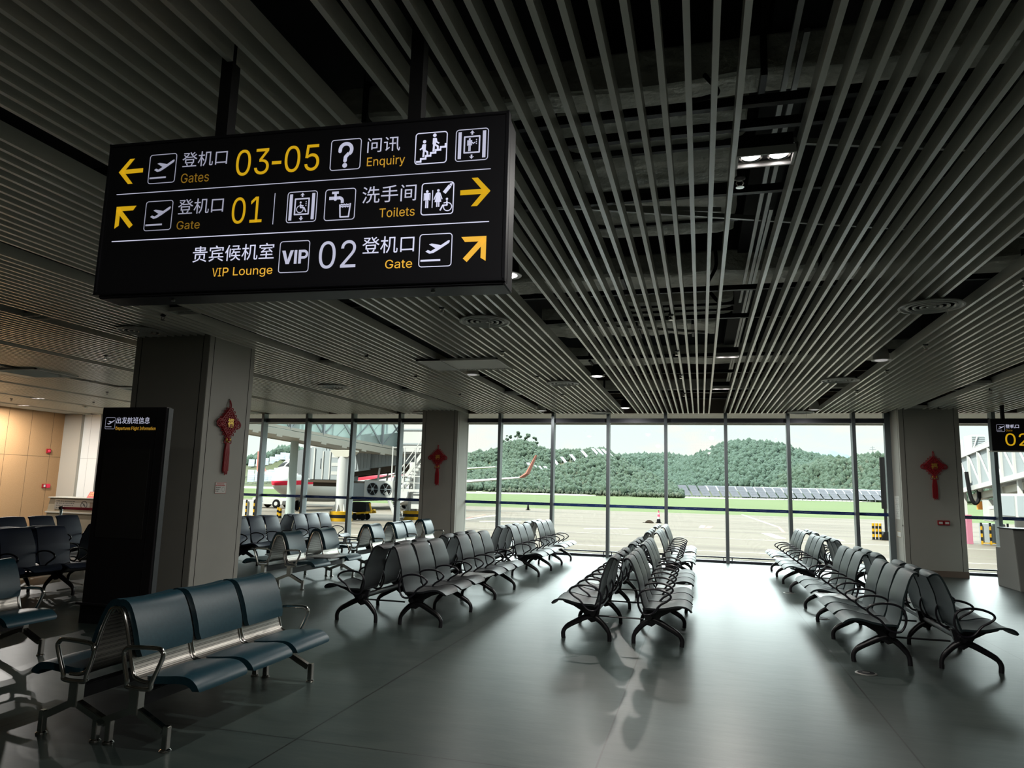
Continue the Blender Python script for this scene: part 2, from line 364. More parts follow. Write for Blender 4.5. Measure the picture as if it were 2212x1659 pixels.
# ------------------------------------------------------------------ lettering (text outlines turned into thin solids)
_tc = bpy.data.curves.new('scratch', 'FONT'); _to = bpy.data.objects.new('scratch', _tc); COL.objects.link(_to)
_tc.resolution_u = 3
try:                                                       # Blender's own bundled grotesque; the built-in face if it is absent
    import os
    _fp = os.path.join(bpy.utils.system_resource('DATAFILES'), 'fonts', 'Inter.woff2')
    SANS = bpy.data.fonts.load(_fp) if os.path.exists(_fp) else _tc.font
except Exception: SANS = _tc.font
BASE = _tc.font
def text_mesh(mb, s, u0, v0, u1, v1, frame, d=0.002, bold=0.0, mi=0):
    """text fitted into u0..u1, v0..v1 of a plane; frame(u, v, w) -> point, w = distance off the plane"""
    _tc.font = SANS if s.isascii() else BASE
    _tc.body = s; _tc.offset = bold; _tc.extrude = 0
    dg = bpy.context.evaluated_depsgraph_get(); dg.update()
    me = bpy.data.meshes.new_from_object(_to.evaluated_get(dg))
    xs = [v.co.x for v in me.vertices]; ys = [v.co.y for v in me.vertices]
    ax, bx, ay, by = min(xs), max(xs), min(ys), max(ys)
    sx = (u1-u0)/max(bx-ax, 1e-6); sy = (v1-v0)/max(by-ay, 1e-6)
    mb.add([frame(u0+(v.co.x-ax)*sx, v0+(v.co.y-ay)*sy, d) for v in me.vertices], [tuple(p.vertices) for p in me.polygons], mi)
    bpy.data.meshes.remove(me)
class Flat:
    """flat marks on a plane: polygons given in a box's own 0..1 coordinates"""
    def __init__(s, frame, d=0.002): s.mb = MB(); s.fr = frame; s.d = d; s.box = (0, 0, 1, 1)
    def T(s, p):
        u0, v0, u1, v1 = s.box
        return s.fr(u0+p[0]*(u1-u0), v0+p[1]*(v1-v0), s.d)
    def poly(s, pts, mi=0): s.mb.add([s.T(p) for p in pts], [tuple(range(len(pts)))], mi); return s
    def circ(s, x, y, r, n=18, mi=0): return s.poly([(x+r*cos(2*pi*k/n), y+r*sin(2*pi*k/n)) for k in range(n)], mi)
    def ring(s, x, y, r0, r1, a0=0, a1=360, n=28, mi=0):
        for k in range(n):
            a, b = rad(a0+(a1-a0)*k/n), rad(a0+(a1-a0)*(k+1)/n)
            s.poly([(x+r0*cos(a), y+r0*sin(a)), (x+r1*cos(a), y+r1*sin(a)), (x+r1*cos(b), y+r1*sin(b)), (x+r0*cos(b), y+r0*sin(b))], mi)
        return s
    def line(s, pts, w, mi=0):
        for a, b in zip(pts, pts[1:]):
            dx, dy = b[0]-a[0], b[1]-a[1]; l = math.hypot(dx, dy); nx, ny = -dy/l*w/2, dx/l*w/2
            s.poly([(a[0]+nx, a[1]+ny), (a[0]-nx, a[1]-ny), (b[0]-nx, b[1]-ny), (b[0]+nx, b[1]+ny)], mi)
        for p in pts[1:-1]: s.circ(p[0], p[1], w/2, 10, mi)
        return s
    def rrect(s, x0, y0, x1, y1, r, w, mi=0):
        a = rpoly(x0, y0, x1, y1, r); b = rpoly(x0+w, y0+w, x1-w, y1-w, max(r-w, 0.001)); n = len(a)
        for k in range(n): s.poly([a[k], a[(k+1) % n], b[(k+1) % n], b[k]], mi)
        return s
    def rect(s, x0, y0, x1, y1, mi=0): return s.poly([(x0, y0), (x1, y0), (x1, y1), (x0, y1)], mi)
    def text(s, t, u0, v0, u1, v1, bold=0.0, mi=0): text_mesh(s.mb, t, u0, v0, u1, v1, s.fr, s.d, bold, mi); return s
def icon_plane(F):
    F.rrect(0, 0, 1, 1, 0.1, 0.025)
    F.poly([(0.20, 0.47), (0.27, 0.515), (0.36, 0.475), (0.50, 0.555), (0.30, 0.68), (0.38, 0.705), (0.66, 0.645), (0.85, 0.765), (0.905, 0.785), (0.925, 0.76), (0.90, 0.70), (0.62, 0.52), (0.44, 0.42), (0.32, 0.40)])
    F.rect(0.06, 0.17, 0.66, 0.225)
def man(F, x, y, h, walk=0):
    F.circ(x, y+h*0.93, h*0.075)
    F.poly([(x-h*0.12, y+h*0.84), (x+h*0.12, y+h*0.84), (x+h*0.12, y+h*0.46), (x-h*0.12, y+h*0.46)])
    F.rect(x-h*0.085, y, x-h*0.012, y+h*0.48); F.rect(x+h*0.012, y, x+h*0.085, y+h*0.48)
    F.rect(x-h*0.185, y+h*0.42, x-h*0.135, y+h*0.82); F.rect(x+h*0.135, y+h*0.42, x+h*0.185, y+h*0.82)
    F.rect(x-h*0.185, y+h*0.78, x+h*0.185, y+h*0.84)
def wheelman(F, x, y, h, fl=1):
    F.circ(x-0.02*h, y+h*0.92, h*0.09)
    F.line([(x-0.02*h, y+h*0.80), (x+0.0*h, y+h*0.45), (x-fl*h*0.32, y+h*0.45), (x-fl*h*0.52, y+h*0.06)], h*0.11)
    F.line([(x-0.02*h, y+h*0.66), (x-fl*h*0.26, y+h*0.62)], h*0.08)
    F.ring(x+fl*h*0.05, y+h*0.32, h*0.27, h*0.34, -200 if fl > 0 else -340, 110 if fl > 0 else 20)
def icon_lift(F, wheel):
    F.rrect(0, 0, 1, 1, 0.1, 0.025)
    F.rect(0.08, 0.08, 0.18, 0.92); F.rect(0.82, 0.08, 0.92, 0.92); F.rrect(0.25, 0.24, 0.75, 0.78, 0.02, 0.045)
    for sgn, y in ((1, 0.95), (-1, 0.06)):
        F.poly([(0.5, y), (0.57, y-sgn*0.08), (0.54, y-sgn*0.08), (0.525, y-sgn*0.055), (0.525, y-sgn*0.135), (0.475, y-sgn*0.135), (0.475, y-sgn*0.055), (0.46, y-sgn*0.08), (0.43, y-sgn*0.08)])
    if wheel: wheelman(F, 0.46, 0.31, 0.36, -1)
    else:
        man(F, 0.43, 0.31, 0.40); F.line([(0.48, 0.60), (0.54, 0.54), (0.60, 0.58)], 0.03)
    for k in range(3): F.rect(0.62, 0.52+k*0.06, 0.65, 0.55+k*0.06)
def icon_stairs(F):
    F.rrect(0, 0, 1, 1, 0.1, 0.03)
    for k in range(6):
        x = 0.05+k*0.15; y = 0.06+k*0.083; F.rect(x, y, x+0.17, y+0.06); F.rect(x+0.12, y, x+0.17, y+0.143)
    for x, y, h, sg in ((0.29, 0.22, 0.53, -1), (0.60, 0.37, 0.56, 1)):
        F.circ(x, y+h*0.93, h*0.10); F.line([(x, y+h*0.78), (x-0.005, y+h*0.42)], h*0.19)
        F.line([(x-0.01, y+h*0.42), (x-0.02, y+0.01)], h*0.11); F.line([(x, y+h*0.42), (x+h*0.19, y+h*0.30), (x+h*0.20, y+h*0.10)], h*0.10)
        F.line([(x+sg*h*0.08, y+h*0.75), (x+sg*h*0.12, y+h*0.55), (x+sg*h*0.26, y+h*0.46)], h*0.08)
def icon_tap(F):
    F.rrect(0, 0, 1, 1, 0.1, 0.025)
    F.line([(0.22, 0.88), (0.44, 0.88)], 0.075); F.rect(0.30, 0.72, 0.38, 0.88); F.rect(0.14, 0.66, 0.50, 0.76); F.circ(0.34, 0.67, 0.05)
    F.ring(0.46, 0.60, 0.065, 0.16, 0, 90); F.rect(0.525, 0.54, 0.62, 0.61)
    F.line([(0.50, 0.50), (0.53, 0.10), (0.80, 0.10), (0.84, 0.52)], 0.045)
    for y in (0.48, 0.42): F.line([(0.52+0.04*k, y+(0.02 if k % 2 else -0.01)) for k in range(8)], 0.035)
def icon_toilet(F):
    F.rrect(0, 0, 1, 1, 0.1, 0.03)
    man(F, 0.18, 0.22, 0.55); F.rect(0.335, 0.22, 0.36, 0.76)
    x, y, h = 0.52, 0.24, 0.54
    F.circ(x, y+h*0.93, h*0.075); F.poly([(x-h*0.07, y+h*0.84), (x+h*0.07, y+h*0.84), (x+h*0.19, y+h*0.28), (x-h*0.19, y+h*0.28)])
    F.rect(x-h*0.09, y, x-h*0.02, y+h*0.30); F.rect(x+h*0.02, y, x+h*0.09, y+h*0.30)
    F.line([(x-h*0.09, y+h*0.80), (x-h*0.23, y+h*0.42)], h*0.06); F.line([(x+h*0.09, y+h*0.80), (x+h*0.23, y+h*0.42)], h*0.06)
    F.line([(0.70, 0.66), (0.87, 0.87)], 0.11); F.line([(0.88, 0.88), (0.91, 0.92)], 0.08); F.line([(0.915, 0.925), (0.945, 0.955)], 0.045)
    wheelman(F, 0.80, 0.10, 0.40, 1)
# ------------------------------------------------------------------ room shell
WY = 18.11; CZ = 3.58
struct(MB().box(-19.5, 9.6, -8, 18.16, -0.12, 0).build('floor', mfloor))
struct(MB().box(-20.2, 10.2, -8.4, 18.6, 5.0, 5.25).build('ceiling', mdeck))
# slatted ceiling: fields of fifteen painted baffles, a three-baffle slot between fields
PITCH = 0.123; BW = 0.030; BH = 0.105
for n in range(-9, 6):
    x0 = -1.51 + 2.09*n; mb = MB()
    for k in range(15):
        x = x0 + PITCH*k
        if x < -19.35 or x > 9.4: continue
        mb.box(x-BW/2, x+BW/2, -6.0, 18.04, CZ, CZ+BH)
    if mb.v: struct(mb.build('ceiling', mslat))
# bulkhead above the glass and the walls no photograph shows
struct(MB().box(-20.2, 10.2, 18.06, 18.35, 3.59, 5.0).build('wall_front', mskirt))
struct(MB().box(-20.2, 10.2, -8.3, -8.0, -0.1, 5.0).build('wall_back', mbeige))
struct(MB().box(9.6, 9.9, -8.0, 18.16, -0.1, 5.0).build('wall_right', mbeige))
mtan2 = mtan
wl = struct(MB().box(-19.8, -19.42, -8.0, 18.16, -0.1, 5.0).build('wall_left', mtan))
grooves(mtan, 1, [18.25-0.74*k for k in range(1, 8)], 0.012, (0.10, 0.06, 0.03)); grooves(mtan, 2, [2.22], 0.012, (0.10, 0.06, 0.03))
struct(MB().box(-19.42, -18.75, 17.9, 18.16, 0, 3.57).build('wall_front', mbeige))
mwj = noisy(mat('white_joint_panel', (0.80, 0.81, 0.79), 0.45), 3, None)
grooves(mwj, 0, [-18.47], 0.008, (0.3, 0.3, 0.3)); grooves(mwj, 2, [2.2], 0.008, (0.3, 0.3, 0.3))
struct(MB().box(-18.75, -18.02, 18.0, 18.16, 0, 3.57).build('wall_front', mwj))
# curtain wall: mullions, transoms, panes, blue safety film
MX = [0.60 + 1.43*k for k in range(-13, 7)]
for i, x in enumerate(MX):
    struct(MB().box(x-0.038, x+0.038, 17.90, 18.14, 0, 3.59).build('trim_%d' % (i+1), malu, bevel=0.004))
struct(MB().box(4.13, 4.25, 18.0, 18.14, 0, 3.59).build('trim_30', malu))
for i in range(len(MX)-1):
    a, b = MX[i]+0.038, MX[i+1]-0.038
    if b < 4.3 and a > 3.3: b = 4.13
    if a > 4.0 and a < 5.3: a = 5.46
    mb = MB().box(a, b, 18.02, 18.13, 3.35, 3.46).box(a, b, 18.03, 18.13, 0.0, 0.055).box(a, b, 17.98, 18.02, 0.115, 0.145)
    for x in (a+0.06, b-0.06): mb.box(x-0.01, x+0.01, 17.985, 18.015, 0.0, 0.12)
    w = struct(mb.build('window_%d' % (i+1), mframe))
    MB().box(a, b, 18.075, 18.081, 0.055, 3.35).box(a, b, 18.075, 18.081, 3.46, 3.59).build('glass_pane', mg, w)
    f = MB().box(a, b, 18.068, 18.072, 1.215, 1.287).build('film_strip', mfilm, w)
    F = Flat(lambda u, v, d: (u, 18.068-d, v), 0.001)
    for k in range(3):
        u = a + (b-a)*(0.12+0.33*k)
        if b-a < 0.9 and k == 2: continue
        F.line([(u, 1.242), (u+0.022, 1.268), (u+0.040, 1.250), (u+0.060, 1.268), (u+0.085, 1.240)], 0.006)
        for q in range(9): F.rect(u+0.105+q*0.017, 1.240, u+0.117+q*0.017, 1.254)
    F.mb.build('film_mark', mpale, f)
# outside soffit over the glass
ms2 = msoffit; grooves(ms2, 0, [-12+1.43*k for k in range(0, 16)], 0.012, (0.5, 0.47, 0.42))
struct(MB().box(-20.2, 10.2, 18.35, 21.2, 3.74, 3.9).build('trim_31', ms2))
struct(MB().box(-20.2, 10.2, 21.2, 21.35, 3.6, 3.95).build('trim_32', mbr))
# columns
mcolj = mcol
def column(x0, x1, y0, y1, skirt, top=CZ+0.10):
    mb = MB().box(x0, x1, y0, y1, 0, top)
    g = 0.05
    o = struct(mb.build('column', mcol, bevel=0.006))
    j = MB()
    for xx in (x0+0.10, x1-0.10): j.box(xx-0.004, xx+0.004, y0-0.002, y0+0.01, 0.0, top)
    for yy in (y0+0.10, y1-0.10):
        j.box(x1-0.01, x1+0.002, yy-0.004, yy+0.004, 0.0, top); j.box(x0-0.002, x0+0.01, yy-0.004, yy+0.004, 0, top)
    j.build('panel_joint', mdark, o)
    if skirt: MB().box(x0-0.006, x1+0.006, y0-0.006, y1, 0, 0.13).build('skirting', mskirt, o)
    return o
column(-7.65, -6.44, 8.06, 9.08, False)
column(-7.04, -6.05, 17.25, 18.14, False)
column(4.25, 5.44, 17.28, 18.14, True)
# ------------------------------------------------------------------ seating
def shell_part(prof, hw, th, dish, nt=8, crest=False):
    """curved shell: prof = list of (x, z), hw = half width per point, th = thickness"""
    P = [Vector((p[0], 0, p[1])) for p in prof]; n = len(P); mb = MB(); top = []; bot = []
    for i in range(n):
        d = (P[min(i+1, n-1)]-P[max(i-1, 0)]).normalized(); nrm = Vector((-d.z, 0, d.x))
        a, b = [], []
        for k in range(nt+1):
            y = -1+2*k/nt; c = P[i] + nrm*(dish*(y*y-0.3)) + Vector((0, y*hw[i], 0))
            a.append(c+nrm*th/2); b.append(c-nrm*th/2)
        top.append(a); bot.append(b)
    secs = [a + b[::-1] for a, b in zip(top, bot)]
    return mb.loft(secs)
YOFF = [0.275+0.55*k for k in (0, 1, 2, 4, 5, 6)]
def airport_bench(shell):
    """six moulded seats on one beam with a small table in the middle; faces +x, runs along +y for 3.85 m"""
    root = bpy.data.objects.new('waiting_bench', None); COL.objects.link(root)
    bp = smooth_path([(0.155, 0, 0.375), (0.120, 0, 0.47), (0.098, 0, 0.58), (0.085, 0, 0.66), (0.055, 0, 0.75), (0.020, 0, 0.84), (-0.012, 0, 0.895), (-0.045, 0, 0.912), (-0.080, 0, 0.898), (-0.098, 0, 0.865)], 3)
    bp = [(p[0], p[2]) for p in bp]; nb = len(bp)
    bh = [0.235 + 0.020*sin(pi*min(1, i/(nb*0.55))) if i < nb-8 else 0.236-0.0105*(i-(nb-8))**1.5*0.55 for i in range(nb)]
    sp = smooth_path([(0.130, 0, 0.385), (0.17, 0, 0.392), (0.26, 0, 0.392), (0.36, 0, 0.405), (0.46, 0, 0.428), (0.535, 0, 0.430), (0.585, 0, 0.410), (0.615, 0, 0.378)], 3)
    sp = [(p[0], p[2]) for p in sp]; ns = len(sp)
    sh = [0.240 + 0.012*sin(pi*i/ns) if i < ns-5 else 0.243-0.010*(i-(ns-5))**1.4*0.6 for i in range(ns)]
    backm = shell_part(bp, bh, 0.018, 0.012).mesh('backrest', shell, smooth=60)
    seatm = shell_part(sp, sh, 0.020, 0.012).mesh('seat', shell, smooth=60)
    def link(name, me, y, z=0):
        o = bpy.data.objects.new(name, me); COL.objects.link(o); o.parent = root; o.location = (0, y, z); return o
    for y in YOFF:
        link('backrest', backm, y); link('seat', seatm, y)
    ap = smooth_path([(0.237, 0, 0.372), (0.30, 0, 0.448), (0.37, 0, 0.492), (0.412, 0, 0.535), (0.385, 0, 0.576), (0.29, 0, 0.606), (0.18, 0, 0.604), (0.105, 0, 0.572), (0.072, 0, 0.50), (0.080, 0, 0.42), (0.120, 0, 0.355), (0.18, 0, 0.345)], 4, True)
    armm = MB().tube(ap, 0.0115, 8, True, sq=1.25).mesh('armrest', marm, smooth=80)
    for k in range(8): link('armrest', armm, 0.55*k)
    # leg frame: hub, seat bracket, curved front and rear leg
    mb = MB()
    fp = smooth_path([(0.17, 0, 0.265), (0.26, 0, 0.245), (0.38, 0, 0.185), (0.475, 0, 0.128), (0.515, 0, 0.07), (0.512, 0, 0.0)], 4)
    mb.tube(fp, [0.036-0.014*i/len(fp) if i < len(fp)*0.6 else 0.024 for i in range(len(fp))], 10, sq=0.85)
    rp = smooth_path([(0.21, 0, 0.265), (0.13, 0, 0.225), (0.055, 0, 0.155), (0.010, 0, 0.085), (0.004, 0, 0.0)], 4)
    mb.tube(rp, [0.034-0.012*i/len(rp) if i < len(rp)*0.6 else 0.023 for i in range(len(rp))], 10, sq=0.85)
    mb.prism([(0.10, 0.375), (0.52, 0.402), (0.50, 0.385), (0.40, 0.355), (0.30, 0.30), (0.25, 0.225), (0.20, 0.19), (0.15, 0.205), (0.12, 0.28)], 1, -0.022, 0.022)
    legm = mb.mesh('leg_frame', mcast, smooth=True)
    for y in (0.23, 1.36, 2.50, 3.63): link('leg_frame', legm, y)
    link('beam', MB().tube([(0.175, 0.12, 0.30), (0.175, 3.73, 0.30)], 0.032, 12).mesh('beam', mcast, smooth=True), 0)
    link('table_top', MB().box(0.16, 0.60, -0.24, 0.24, 0.398, 0.416).mesh('table_top', mtabl, bevel=0.006), 1.925)
    # rear legs of pairs are tied by thin rods
    return root
def tie(root):
    for y in (0.23, 1.36, 2.50, 3.63): MB().tube([(-0.36, y, 0.262), (0.16, y, 0.262)], 0.009, 8).build('tie_rod', mcast, root, smooth=True)
E_R = airport_bench(mshell[0])
def colored(src, i):
    c = copy_tree(src)
    for k in kids(c):
        if k.name.split('.')[0] in ('backrest', 'seat'):
            if i not in SH: SH[i] = {}
            base = k.name.split('.')[0]
            if base not in SH[i]:
                me = k.data.copy(); me.materials.clear(); me.materials.append(mshell[i]); SH[i][base] = me
            k.data = SH[i][base]
    return c
SH = {}
E_T = colored(E_R, 1); E_N = colored(E_R, 2)
KID.clear()
BL = 3.85
G6 = 'six-seat benches with moulded shells'
used = set()
def bench(proto, x, y0, face, label):
    first = proto not in used; used.add(proto)
    o = proto if first else copy_tree(proto)
    if face > 0: o.location = (x, y0, 0); o.rotation_euler = (0, 0, 0)
    else: o.location = (x, y0+BL, 0); o.rotation_euler = (0, 0, pi)
    tag(o, label, 'bench', G6)
    return o
NEAR, FAR = 7.82, 13.02
b = []
b += [bench(E_R, -0.73, NEAR, 1, 'dark six-seat bench of the middle row, near end, facing the right-hand aisle')]
b += [bench(E_R, -0.98, NEAR, -1, 'dark six-seat bench of the middle row, near end, facing the left-hand aisle')]
b += [bench(E_R, -0.73, FAR, 1, 'dark six-seat bench of the middle row, by the window, facing right')]
b += [bench(E_R, -0.98, FAR, -1, 'dark six-seat bench of the middle row, by the window, facing left')]
b += [bench(E_R, -3.46, NEAR, 1, 'dark six-seat bench left of the middle row, near end, facing right')]
b += [bench(E_R, -3.76, NEAR, -1, 'dark six-seat bench left of the middle row, near end, seen from behind facing left')]
b += [bench(E_R, -3.46, FAR, 1, 'dark six-seat bench left of the middle row, by the window, facing right')]
b += [bench(E_R, -3.76, FAR, -1, 'dark six-seat bench left of the middle row, by the window, facing left')]
b += [bench(E_T, 2.24, NEAR, 1, 'dark six-seat bench on the right, near end, facing the counter')]
b += [bench(E_T, 1.97, NEAR, -1, 'teal-grey six-seat bench on the right, near end, facing left')]
b += [bench(E_T, 2.24, FAR, 1, 'dark six-seat bench on the right, by the window, facing the red-knot column')]
b += [bench(E_T, 1.97, FAR, -1, 'teal-grey six-seat bench on the right, by the window, facing left')]
b += [bench(E_N, -8.88, 12.15, 1, 'navy six-seat bench behind the blue seats under the aircraft nose, facing right')]
b += [bench(E_N, -9.13, 12.15, -1, 'navy six-seat bench backing onto the one below the aircraft nose, facing left')]
b += [bench(E_N, -8.95, 6.87, 1, 'navy six-seat bench left of the black information totem, nearer of two')]
b += [bench(E_N, -9.20, 6.87, -1, 'navy six-seat bench backing onto the nearer one left of the totem')]
b += [bench(E_N, -11.35, 9.40, 1, 'navy six-seat bench left of the totem, farther one before the tan wall')]
for i, o in enumerate(b):
    if i in (1, 3, 5, 7, 9, 11, 13, 15): tie(o)
# blue vinyl benches
def blue_bench(positions, tables):
    root = bpy.data.objects.new('padded_bench', None); COL.objects.link(root)
    def link(name, me, y):
        o = bpy.data.objects.new(name, me); COL.objects.link(o); o.parent = root; o.location = (0, y, 0); return o
    back = smooth_path([(0.36, 0, 0.375), (0.29, 0, 0.378), (0.235, 0, 0.40), (0.205, 0, 0.46), (0.185, 0, 0.54), (0.150, 0, 0.66), (0.115, 0, 0.75), (0.085, 0, 0.795), (0.050, 0, 0.80), (0.022, 0, 0.775)], 3)
    bp = [(p[0], p[2]) for p in back]
    shm = shell_part(bp, [0.255]*len(bp), 0.012, 0.0, 4)
    rlm = [MB().tube([(p[0], s*0.258, p[1]) for p in bp], 0.013, 8).mesh('side_rail', mchrome, smooth=60) for s in (-1, 1)]
    shm = shm.mesh('back_shell', mperf, smooth=60)
    pb = smooth_path([(0.210, 0, 0.505), (0.196, 0, 0.58), (0.168, 0, 0.67), (0.132, 0, 0.755), (0.094, 0, 0.812), (0.048, 0, 0.822), (0.010, 0, 0.785)], 3)
    pb = [(p[0]+0.012, p[2]+0.004) for p in pb]; nn = len(pb)
    padm = shell_part(pb, [0.225+0.018*min(1, i/2, (nn-1-i)/2) for i in range(nn)], 0.040, -0.010, 6).mesh('back_pad', mpad, smooth=60)
    sp = smooth_path([(0.30, 0, 0.385), (0.36, 0, 0.392), (0.46, 0, 0.400), (0.55, 0, 0.408), (0.62, 0, 0.400), (0.668, 0, 0.365), (0.675, 0, 0.340)], 3)
    sp = [(p[0], p[2]) for p in sp]; nn = len(sp)
    seatm = shell_part(sp, [0.225+0.020*min(1, i/2, (nn-1-i)/1.5) for i in range(nn)], 0.046, -0.006, 6).mesh('seat_pad', mpad, smooth=60)
    for y in positions:
        link('back_shell', shm, y); link('side_rail', rlm[0], y); link('side_rail', rlm[1], y); link('back_pad', padm, y); link('seat_pad', seatm, y)
    for y in tables:
        link('table_top', MB().box(0.20, 0.66, -0.25, 0.25, 0.425, 0.440).mesh('table_top', mtabl, bevel=0.005), y)
        link('table_stem', MB().prism([(0.24, 0.425), (0.46, 0.425), (0.38, 0.30), (0.27, 0.30)], 1, -0.06, 0.06).mesh('table_stem', mblack), y)
    arm = smooth_path([(0.215, 0, 0.345), (0.205, 0, 0.38), (0.165, 0, 0.52), (0.175, 0, 0.565), (0.22, 0, 0.580), (0.40, 0, 0.588), (0.445, 0, 0.570), (0.450, 0, 0.53), (0.385, 0, 0.38), (0.372, 0, 0.345)], 4, True)
    armm = MB().tube(arm, 0.0145, 10, True).mesh('armrest', mchrome, smooth=80)
    for y in (-0.012, 1.662): link('armrest', armm, y)
    mb = MB().bar((0.28, 0, 0.34), (0.28, 0, 0.19), 0.07, 0.06, (0, 1, 0))
    mb.bar((0.27, 0, 0.215), (0.02, 0, 0.115), 0.045, 0.042); mb.bar((0.29, 0, 0.215), (0.50, 0, 0.115), 0.045, 0.042)
    for x in (0.0, 0.52):
        mb.bar((x, 0, 0.145), (x, 0, 0.012), 0.038, 0.038, (0, 1, 0)); mb.lathe([(0.035, 0), (0.035, 0.008), (0.018, 0.018), (0.0, 0.018)], 14, (x, 0, 0))
    legm = mb.mesh('leg_frame', mchrome, bevel=0.004)
    for y in (0.0, 1.65): link('leg_frame', legm, y)
    link('beam', MB().box(0.245, 0.315, 0.02, 1.63, 0.235, 0.315).mesh('beam', mblack, bevel=0.005), 0)
    return root
B3 = blue_bench((0.275, 0.825, 1.375), ()); BT = blue_bench((0.275, 1.375), (0.825,))
KID.clear()
GB = 'blue vinyl benches on chrome legs'; usedb = set()
def bb(proto, x, y0, face, label):
    first = proto not in usedb; usedb.add(proto)
    o = proto if first else copy_tree(proto)
    if face > 0: o.location = (x, y0, 0); o.rotation_euler = (0, 0, 0)
    else: o.location = (x, y0+1.65, 0); o.rotation_euler = (0, 0, pi)
    tag(o, label, 'bench', GB)
bb(B3, -3.66, 3.86, 1, 'blue three-seat bench in the foreground, facing right')
bb(B3, -3.56, 3.86, -1, 'blue three-seat bench in the foreground, behind it, seen from the back facing left')
bb(B3, -6.37, 3.78, 1, 'blue bench cut off by the left edge, one seat and chrome arm showing')
for y, w in ((9.98, 'nearest, beside the column base'), (12.97, 'second, halfway to the window'), (14.64, 'last, in front of the far left column')):
    bb(BT, -6.44, y, 1, 'blue bench with a small table, facing right, %s' % w)
    bb(BT, -6.34, y, -1, 'blue bench with a small table, facing left, %s' % w)
# ------------------------------------------------------------------ plenum: foil-wrapped ducts, carriers, rods
def rods(o, x0, x1, y0, y1, z):
    for x, y in ((x0, y0), (x1, y1)): MB().tube([(x, y, z-0.05), (x, y, 5.0)], 0.006, 6).build('hanger_rod', mblack, o)
def duct(x0, x1, y0, y1, z0, z1, label, along):
    mb = MB(); secs = []; n = 26; rnd = random.Random(int(y0*97+x0*13))
    for i in range(n+1):
        t = i/n; q = []
        for (u, v) in rpoly(0, 0, 1, 1, 0.12, 3):
            j = 0.012*(rnd.random()-0.5)
            if along == 'x': q.append((x0+(x1-x0)*t, y0+(y1-y0)*u+j, z0+(z1-z0)*v+j*1.5+0.02*sin(t*37)*(v < 0.3)))
            else: q.append((x0+(x1-x0)*u+j, y0+(y1-y0)*t, z0+(z1-z0)*v+j*1.5+0.02*sin(t*37)*(v < 0.3)))
        secs.append(q)
    mb.loft(secs)
    o = mb.build('insulated_duct', mduct, None, smooth=30); tag(o, label, 'duct', 'foil-wrapped ducts above the baffles')
    for k in (0.22, 0.55, 0.86):
        if along == 'x':
            x = x0+(x1-x0)*k; q = (x-0.02, x+0.02, y0-0.02, y1+0.02, z0-0.035, z1+0.02)
        else:
            y = y0+(y1-y0)*k; q = (x0-0.02, x1+0.02, y-0.02, y+0.02, z0-0.035, z1+0.02)
        b_ = MB().box(*q).build('duct_strap', mblack, o); rods(b_, q[0]+0.005, q[1]-0.005, q[2]+0.005, q[3]-0.005, q[5])
    return o
duct(-4.2, 4.2, 4.40, 4.68, 4.28, 4.55, 'narrow foil-wrapped duct crossing above the twin downlight nearest the camera', 'x')
duct(-1.0, 0.36, 4.80, 7.25, 4.30, 4.62, 'wide crumpled foil duct seen through the slats left of the nearest twin downlight', 'y')
duct(-2.5, 4.6, 8.75, 9.45, 4.32, 4.62, 'foil duct crossing the slats behind the round lit pendant by the sign', 'x')
duct(-1.0, 0.46, 9.80, 10.75, 4.26, 4.60, 'short foil duct over the second twin downlight', 'y')
duct(-2.5, 0.30, 11.1, 12.0, 4.26, 4.60, 'foil duct with a rounded end above the second lit pendant', 'x')
duct(-4.4, 5.6, 14.35, 15.1, 4.30, 4.60, 'long foil duct above the middle of the window-side benches', 'x')
duct(-4.4, 5.6, 16.7, 17.1, 3.98, 4.25, 'lowest foil duct nearest the window wall', 'x')
for i, y in enumerate((2.3, 3.94, 4.21, 5.17, 7.75, 9.02, 11.6, 13.2, 15.8, 16.9)):
    struct(MB().box(-19.4, 9.5, y-0.022, y+0.022, 3.80, 3.855).build('trim_%d' % (40+i), mblack))
mb = MB()
for (x0, y0, x1, y1, z) in ((-2.2, 5.6, 0.2, 6.2, 4.1), (-2.0, 5.4, 3.4, 7.4, 4.05), (0.6, 5.0, 4.6, 6.2, 4.1), (-2.3, 9.8, 0.1, 10.9, 4.05)):
    mb.bar((x0, y0, z), (x1, y1, z), 0.03, 0.04)
o = mb.build('brace_rods', mgalv); struct(o)
mb = MB()
for y0, y1, x in ((3.0, 9.0, 0.50), (3.6, 16.8, 0.56), (6.0, 17.0, 0.60)): mb.bar((x, y0, 4.0), (x, y1, 4.0), 0.03, 0.025)
struct(mb.build('cable_tray', mgalv))
for x in (0.62, 4.6, -3.7): struct(MB().box(x-0.15, x+0.15, 2.0, 17.5, 4.55, 4.75).build('trunking', mblackm))
cb = smooth_path([(0.16, 8.1, 4.6), (0.20, 8.05, 4.2), (0.10, 8.0, 3.95), (0.17, 8.0, 3.80), (0.25, 8.0, 3.72)], 5)
tag(MB().tube(cb, 0.02, 8).build('hanging_cable', mblackm, smooth=True), 'black cable curling down between the slats beyond the nearest twin downlight', 'cable', 'loose black cables in the ceiling')
cb = smooth_path([(0.05, 3.9, 4.0), (0.12, 3.85, 3.86), (0.05, 3.8, 3.80), (-0.04, 3.85, 3.82), (0.0, 3.95, 3.88), (0.10, 3.95, 3.84)], 5)
tag(MB().tube(cb, 0.014, 8).build('hanging_cable', mblackm, smooth=True), 'black cable coil beside the nearest twin downlight', 'cable', 'loose black cables in the ceiling')

